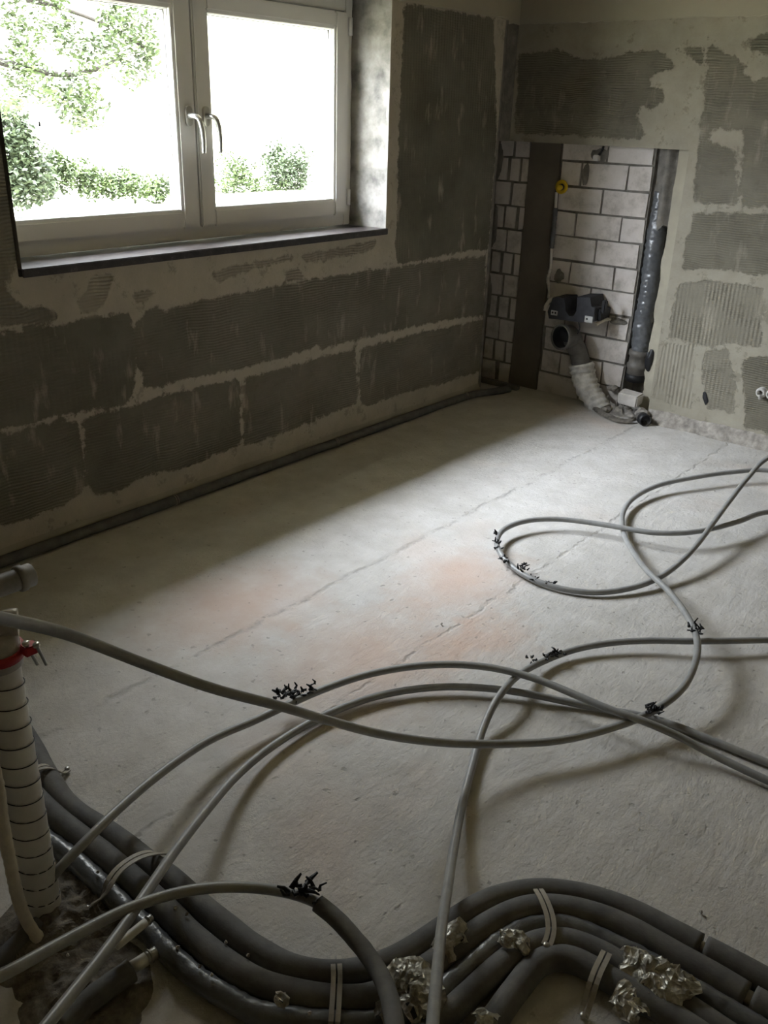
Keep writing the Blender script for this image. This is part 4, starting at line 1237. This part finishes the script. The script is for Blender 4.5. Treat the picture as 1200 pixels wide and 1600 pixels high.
# yellow-capped water outlet and its riser
vc = Vector([(0.245,4.555,1.158)][0])
vv = thing('water_outlet', 'capped water outlet with a round yellow plug on the dark mortar strip', 'outlet', (vc.x, 4.59, vc.z))
bm = bmesh.new()
lathe(bm, [(0.0, 0.0001), (0.0, 0.030), (-0.004, 0.036), (-0.012, 0.037), (-0.016, 0.033), (-0.016, 0.017), (-0.010, 0.015), (-0.010, 0.0001)], vc + Vector((0, 0.02, 0)), (0, 1, 0), 32)
obj('rosette', bm, 'yellow', vv)
bm = bmesh.new()
lathe(bm, [(0.008, 0.0001), (0.008, 0.017), (-0.010, 0.017), (-0.016, 0.014), (-0.016, 0.0001)], vc + Vector((0.005, 0.0, 0.0)), (-0.2, 1, 0), 24)
obj('collar', bm, 'black', vv)
bm = bmesh.new()
lathe(bm, [(0.01, 0.0001), (0.01, 0.012), (-0.018, 0.015), (-0.026, 0.015), (-0.030, 0.011), (-0.030, 0.0001)], vc + Vector((0.008, -0.014, -0.001)), (-0.25, 1, 0), 24)
obj('plug', bm, 'yellow', vv)
bm = bmesh.new()
vp = [(0.213,4.572,1.129),(0.218,4.572,1.046),(0.220,4.572,0.830),(0.228,4.572,0.711)]
sweep(bm, spline(vp, 0.01), 0.0085, 12)
obj('white_pipe', bm, 'white_pipe', vv)
bm = bmesh.new()
sweep(bm, spline([vp[1], vp[2]], 0.008), 0.0125, 14, rfun=wrinkle(2, 0.25))
obj('dark_lagging', bm, 'tape_wrap', vv)
bm = bmesh.new()
sweep(bm, spline([(0.227,4.572,0.718),(0.222,4.570,0.689),(0.214,4.575,0.659),(0.228,4.580,0.592),(0.225,4.585,0.554)], 0.006), lambda t: 0.011 * (1 - 0.4 * t), 10, rfun=wrinkle(6, 0.4))
obj('torn_end', bm, 'wrap_white', vv)

fc = Vector([(0.427,4.585,1.313)][0])
bm = bmesh.new()
box(bm, fc + Vector((-0.016, -0.02, -0.014)), fc + Vector((0.016, 0.016, 0.016)), 0, 0.004)
wb_ = tag(obj('wall_box', bm, 'white_pipe'), 'small white plastic fixing on the bricks under the niche top', 'fixing')
bm = bmesh.new()
sweep(bm, spline([fc + Vector((0.004, 0, 0.01)), fc + Vector((0.02, -0.002, 0.03)), fc + Vector((0.03, 0.0, 0.06))], 0.005), 0.006, 8, rfun=wrinkle(1, 0.4))
obj('wire', bm, 'black', wb_)
bm = bmesh.new()
sc_ = Vector([(0.450,4.585,1.364)][0])
lathe(bm, [(0, 0.0001), (0, 0.006), (0.012, 0.006)], sc_, (0, 1, 0), 12)
tag(obj('wall_screw', bm, 'zinc'), 'tiny bright screw head just under the niche top edge', 'screw')

# broken brick and cut pipe in the niche rubble
bc = Vector([(0.842,4.500,0.106)][0])
bm = bmesh.new()
box(bm, (-0.058, -0.04, -0.034), (0.058, 0.04, 0.030), 0, 0.006)
for v in bm.verts: v.co += Vector((noise.noise(v.co * 30), noise.noise(v.co * 30 + Vector((5, 0, 0))), 0)) * 0.008
o = obj('brick_piece', bm, 'brick_chunk'); o.location = (bc.x, 4.505, max(bc.z, 0.055)); o.rotation_euler = (0.1, 0.06, 0.05)
tag(o, 'pale broken brick lying in the rubble under the riser pipe', 'brick')
random.seed(77)
for q, (x, y, z, s, lab) in enumerate(((0.665, 4.55, 0.05, 0.045, 'grey mortar lump left of the pale broken brick'), (0.93, 4.49, 0.045, 0.04, 'grey mortar lump right of the pale broken brick'),
                     (0.72, 4.48, 0.02, 0.028, 'flat chip of mortar in front of the pale broken brick'), (0.885, 4.47, 0.02, 0.022, 'small chip of mortar by the cut black pipe'), (0.70, 4.57, 0.12, 0.03, 'crumbled lump wedged below the lowest brick'))):
    bm = bmesh.new()
    bmesh.ops.create_icosphere(bm, subdivisions=3, radius=s)
    for v in bm.verts:
        v.co *= 1 + 0.5 * noise.noise(v.co * 38 + Vector((q * 9, 0, 0)))
        v.co.z *= 0.6
    o = obj('mortar_lump', bm, 'rubble'); o.location = (x, y, z); tag(o, lab, 'rubble lump')
bp = [(0.927,4.460,0.024),(0.968,4.430,0.041),(1.016,4.400,0.056)]
bx = Vector(bp[1])
cp = thing('cut_pipe', 'short cut pipe with a black open end at the foot of the back wall', 'pipe', (bx.x, bx.y, 0))
bm = bmesh.new()
ax_ = Vector((0.75, -0.66, 0)).normalized()
lathe(bm, [(-0.10, 0.0001), (-0.10, 0.026), (-0.03, 0.026), (-0.028, 0.031), (0.028, 0.032), (0.030, 0.028), (0.010, 0.026), (0.008, 0.0001)], Vector((bx.x, bx.y, 0.031)), ax_, 26)
obj('pipe', bm, 'drain', cp)
bm = bmesh.new()
lathe(bm, [(0.012, 0.0001), (0.0245, 0.0275), (0.031, 0.0285), (0.0312, 0.0325), (-0.012, 0.0332), (-0.012, 0.031)], Vector((bx.x, bx.y, 0.031)), ax_, 26)
obj('rubber_end', bm, 'black', cp)

# sheet of torn roofing felt round the drain foot
bm = bmesh.new()
fp = [(0.658,4.437,0.012),(0.770,4.373,0.008),(0.860,4.347,0.006),(0.923,4.393,0.010),(0.917,4.500,0.020)]
rows = []
pp = spline(fp, 0.01)
for i, p in enumerate(pp):
    rows.append([bm.verts.new(p + Vector((0.002 * math.sin(i), 0.012 * j, 0.016 * j * (1 - j * 0.22) + 0.006 * noise.noise(Vector((i * 0.5, j, 0)))))) for j in range(4)])
for i in range(len(rows) - 1):
    for j in range(3):
        bm.faces.new((rows[i][j], rows[i + 1][j], rows[i + 1][j + 1], rows[i][j + 1]))
bmesh.ops.solidify(bm, geom=bm.faces[:], thickness=0.003)
tag(obj('felt_strip', bm, 'rubble'), 'torn crusty strip edging the rubble in front of the niche', 'debris')

# tap stubs on the right part of the back wall
for (px_, lab) in (([(1.516,4.500,0.277)][0], 'pair of pale wall pipe stubs at the right edge, left one'), ([(1.566,4.500,0.278)][0], 'pair of pale wall pipe stubs at the right edge, right one cut by the frame')):
    v = Vector(px_)
    root = thing('pipe_stub', lab, 'pipe stub', (v.x, BY, v.z))
    bm = bmesh.new()
    lathe(bm, [(0.035, 0.026), (0.012, 0.026), (0.004, 0.022), (0.0, 0.018), (0.004, 0.014), (0.03, 0.013)], v, (0.1, 1, 0.1), 22)
    obj('collar', bm, 'wrap_white', root)
    bm = bmesh.new()
    lathe(bm, [(0.03, 0.013), (-0.02, 0.009), (-0.024, 0.007), (-0.022, 0.0001)], v + Vector((0.012, 0, -0.014)), (0.1, 1, 0.2), 16)
    obj('nozzle', bm, 'steel', root)
bm = bmesh.new()
blob_sheet(bm, 0, 0, 0, 0.014, 0.032, 0.004, 6.0)
o = obj('hole_shade', bm, 'black'); o.location = [(1.243,4.528,0.188)][0]; o.rotation_euler = (0, -0.35, 0)  # black sheet laid on the plaster as the gouge's shade
tag(o, 'small black sheet for the shaded gouge in the plaster low on the back wall', 'hole')

# ------------------------------------------------------------------ outdoors
bm = bmesh.new()
gv = [bm.verts.new(p) for p in ((-60, -30, -0.1), (-0.36, -30, -0.1), (-0.36, 60, -0.1), (-60, 60, -0.1))]
bm.faces.new(gv)
struct(obj('ground_outside', bm, 'paving'))

def leaf_cloud(bm, centers, count, lsize, seed, mat=0):
    random.seed(seed)
    for _ in range(count):
        c, r = random.choice(centers)
        d = Vector((random.gauss(0, 1), random.gauss(0, 1), random.gauss(0, 1)))
        d = d.normalized() * r * random.random() ** 0.4
        p = Vector(c) + d
        a = Vector((random.uniform(-1, 1), random.uniform(-1, 1), random.uniform(-0.6, 0.6))).normalized()
        b_ = a.cross(Vector((random.uniform(-1, 1), random.uniform(-1, 1), 1))).normalized()
        s = lsize * random.uniform(0.6, 1.3)
        vs = [bm.verts.new(p - a * s), bm.verts.new(p - a * s * 0.2 + b_ * s * 0.5), bm.verts.new(p + a * s), bm.verts.new(p - a * s * 0.2 - b_ * s * 0.5)]
        f = bm.faces.new(vs)
        f.material_index = mat

def plant(name, label, cat, base, centers, count, lsize, seed, mat='leaf', trunk=None):
    root = thing(name, label, cat, base)
    bm = bmesh.new()
    leaf_cloud(bm, centers, count, lsize, seed)
    obj('foliage', bm, mat, root)
    if trunk:
        for t in trunk:
            bm = bmesh.new()
            sweep(bm, spline(t[0], 0.15), (lambda r: (lambda s: r * (1 - 0.65 * s)))(t[1]), 10)
            obj('branch' if t is not trunk[0] else 'trunk', bm, 'bark', root)
    return root

tc_ = [(-7.000,5.528,2.327),(-7.000,5.711,2.105),(-7.000,6.048,2.373),(-7.000,5.600,1.855),(-7.000,5.798,1.678),(-7.000,6.251,2.143),(-7.000,6.555,1.971),(-7.000,6.936,2.322),(-7.000,6.356,1.701),(-7.000,6.748,2.178),(-7.000,7.189,2.209),(-7.000,7.354,2.017),(-7.000,6.407,1.437),(-7.000,6.231,1.367),(-7.000,6.094,1.561),(-7.000,6.870,2.509),(-7.000,5.947,2.719),(-7.000,6.752,2.932),(-7.000,7.306,2.484),(-7.000,5.406,1.540),(-7.000,7.019,1.863),(-7.000,5.006,2.055),(-7.000,5.122,2.735),(-7.000,6.046,3.412),(-7.000,7.157,3.591)]
cl = [(c, 0.24) for c in tc_]
plant('tree', 'leafy tree hanging into view outside the left window pane', 'tree', (-7.3, 4.4, -0.1), cl, 7500, 0.036, 4, 'leaf',
      trunk=[([(-7.3, 4.4, -0.1), (-7.25, 4.5, 1.0), (-7.2, 4.7, 2.4), (-7.1, 5.0, 3.6)], 0.16), ([(-7.100,4.913,1.993),(-7.100,5.725,1.813),(-7.050,6.314,1.764),(-7.000,6.808,1.953)], 0.05), ([(-7.100,5.136,2.522),(-7.100,6.197,2.451),(-7.050,6.797,2.312),(-7.000,7.225,2.111)], 0.04)])
bd = [(-10.000,7.070,0.976),(-10.000,6.970,0.638),(-10.000,7.229,0.719),(-10.000,7.029,0.378),(-10.000,7.013,1.225),(-10.000,7.284,0.413),(-10.000,6.558,0.730)]
plant('shrub', 'dark tall shrub outside at the far left of the window', 'shrub', (bd[0][0], bd[0][1], -0.1), [(c, 0.36) for c in bd], 5500, 0.05, 6, 'leaf_dark')
b1 = [(-11.000,8.233,0.651),(-11.000,8.440,0.503),(-11.000,8.300,0.313),(-11.000,8.786,0.446),(-11.000,8.881,0.244),(-11.000,9.132,0.286),(-11.000,9.377,0.226),(-11.000,7.957,0.277),(-11.000,9.763,0.192),(-11.000,9.580,0.323),(-11.000,10.163,0.145),(-11.000,10.375,0.191)]
plant('shrub', 'low light green bushes seen through the left pane', 'shrub', (b1[4][0], b1[4][1], -0.1), [(c, 0.26) for c in b1], 6000, 0.045, 7, 'leaf')
b2 = [(-12.000,12.554,0.046),(-12.000,12.901,0.157),(-12.000,13.245,0.021),(-12.000,13.603,-0.055),(-12.000,12.832,0.465),(-12.000,13.172,0.335),(-12.000,14.067,-0.112)]
plant('shrub', 'low pale bush seen through the right pane beside the handle', 'shrub', (b2[2][0], b2[2][1], -0.1), [(c, 0.30) for c in b2], 3000, 0.045, 8, 'leaf')
b3 = [(-12.000,14.089,0.632),(-12.000,14.465,0.499),(-12.000,14.267,0.245),(-12.000,14.753,0.167),(-12.000,14.552,-0.025),(-12.000,13.988,0.380),(-12.000,14.856,0.493)]
plant('shrub', 'darker rounded bush seen through the middle of the right pane', 'shrub', (b3[2][0], b3[2][1], -0.1), [(c, 0.34) for c in b3], 4200, 0.045, 9, 'leaf_dark')
ff = [(-13.000,9.285,1.147),(-13.000,11.754,1.198)]
fr = thing('garden_fence', 'faint pale fence beyond the bushes, seen through the left pane', 'fence', (-13, ff[0][1], -0.1))
bm = bmesh.new()
box(bm, (-13.04, ff[0][1], ff[0][2] - 0.06), (-12.98, ff[0][1] + 7.0, ff[0][2] + 0.02)); obj('rail', bm, 'fence', fr)
for k in range(4):
    bm = bmesh.new()
    box(bm, (-13.06, ff[0][1] + k * 2.2, -0.1), (-12.94, ff[0][1] + 0.10 + k * 2.2, ff[0][2] + 0.03)); obj('post', bm, 'fence', fr)
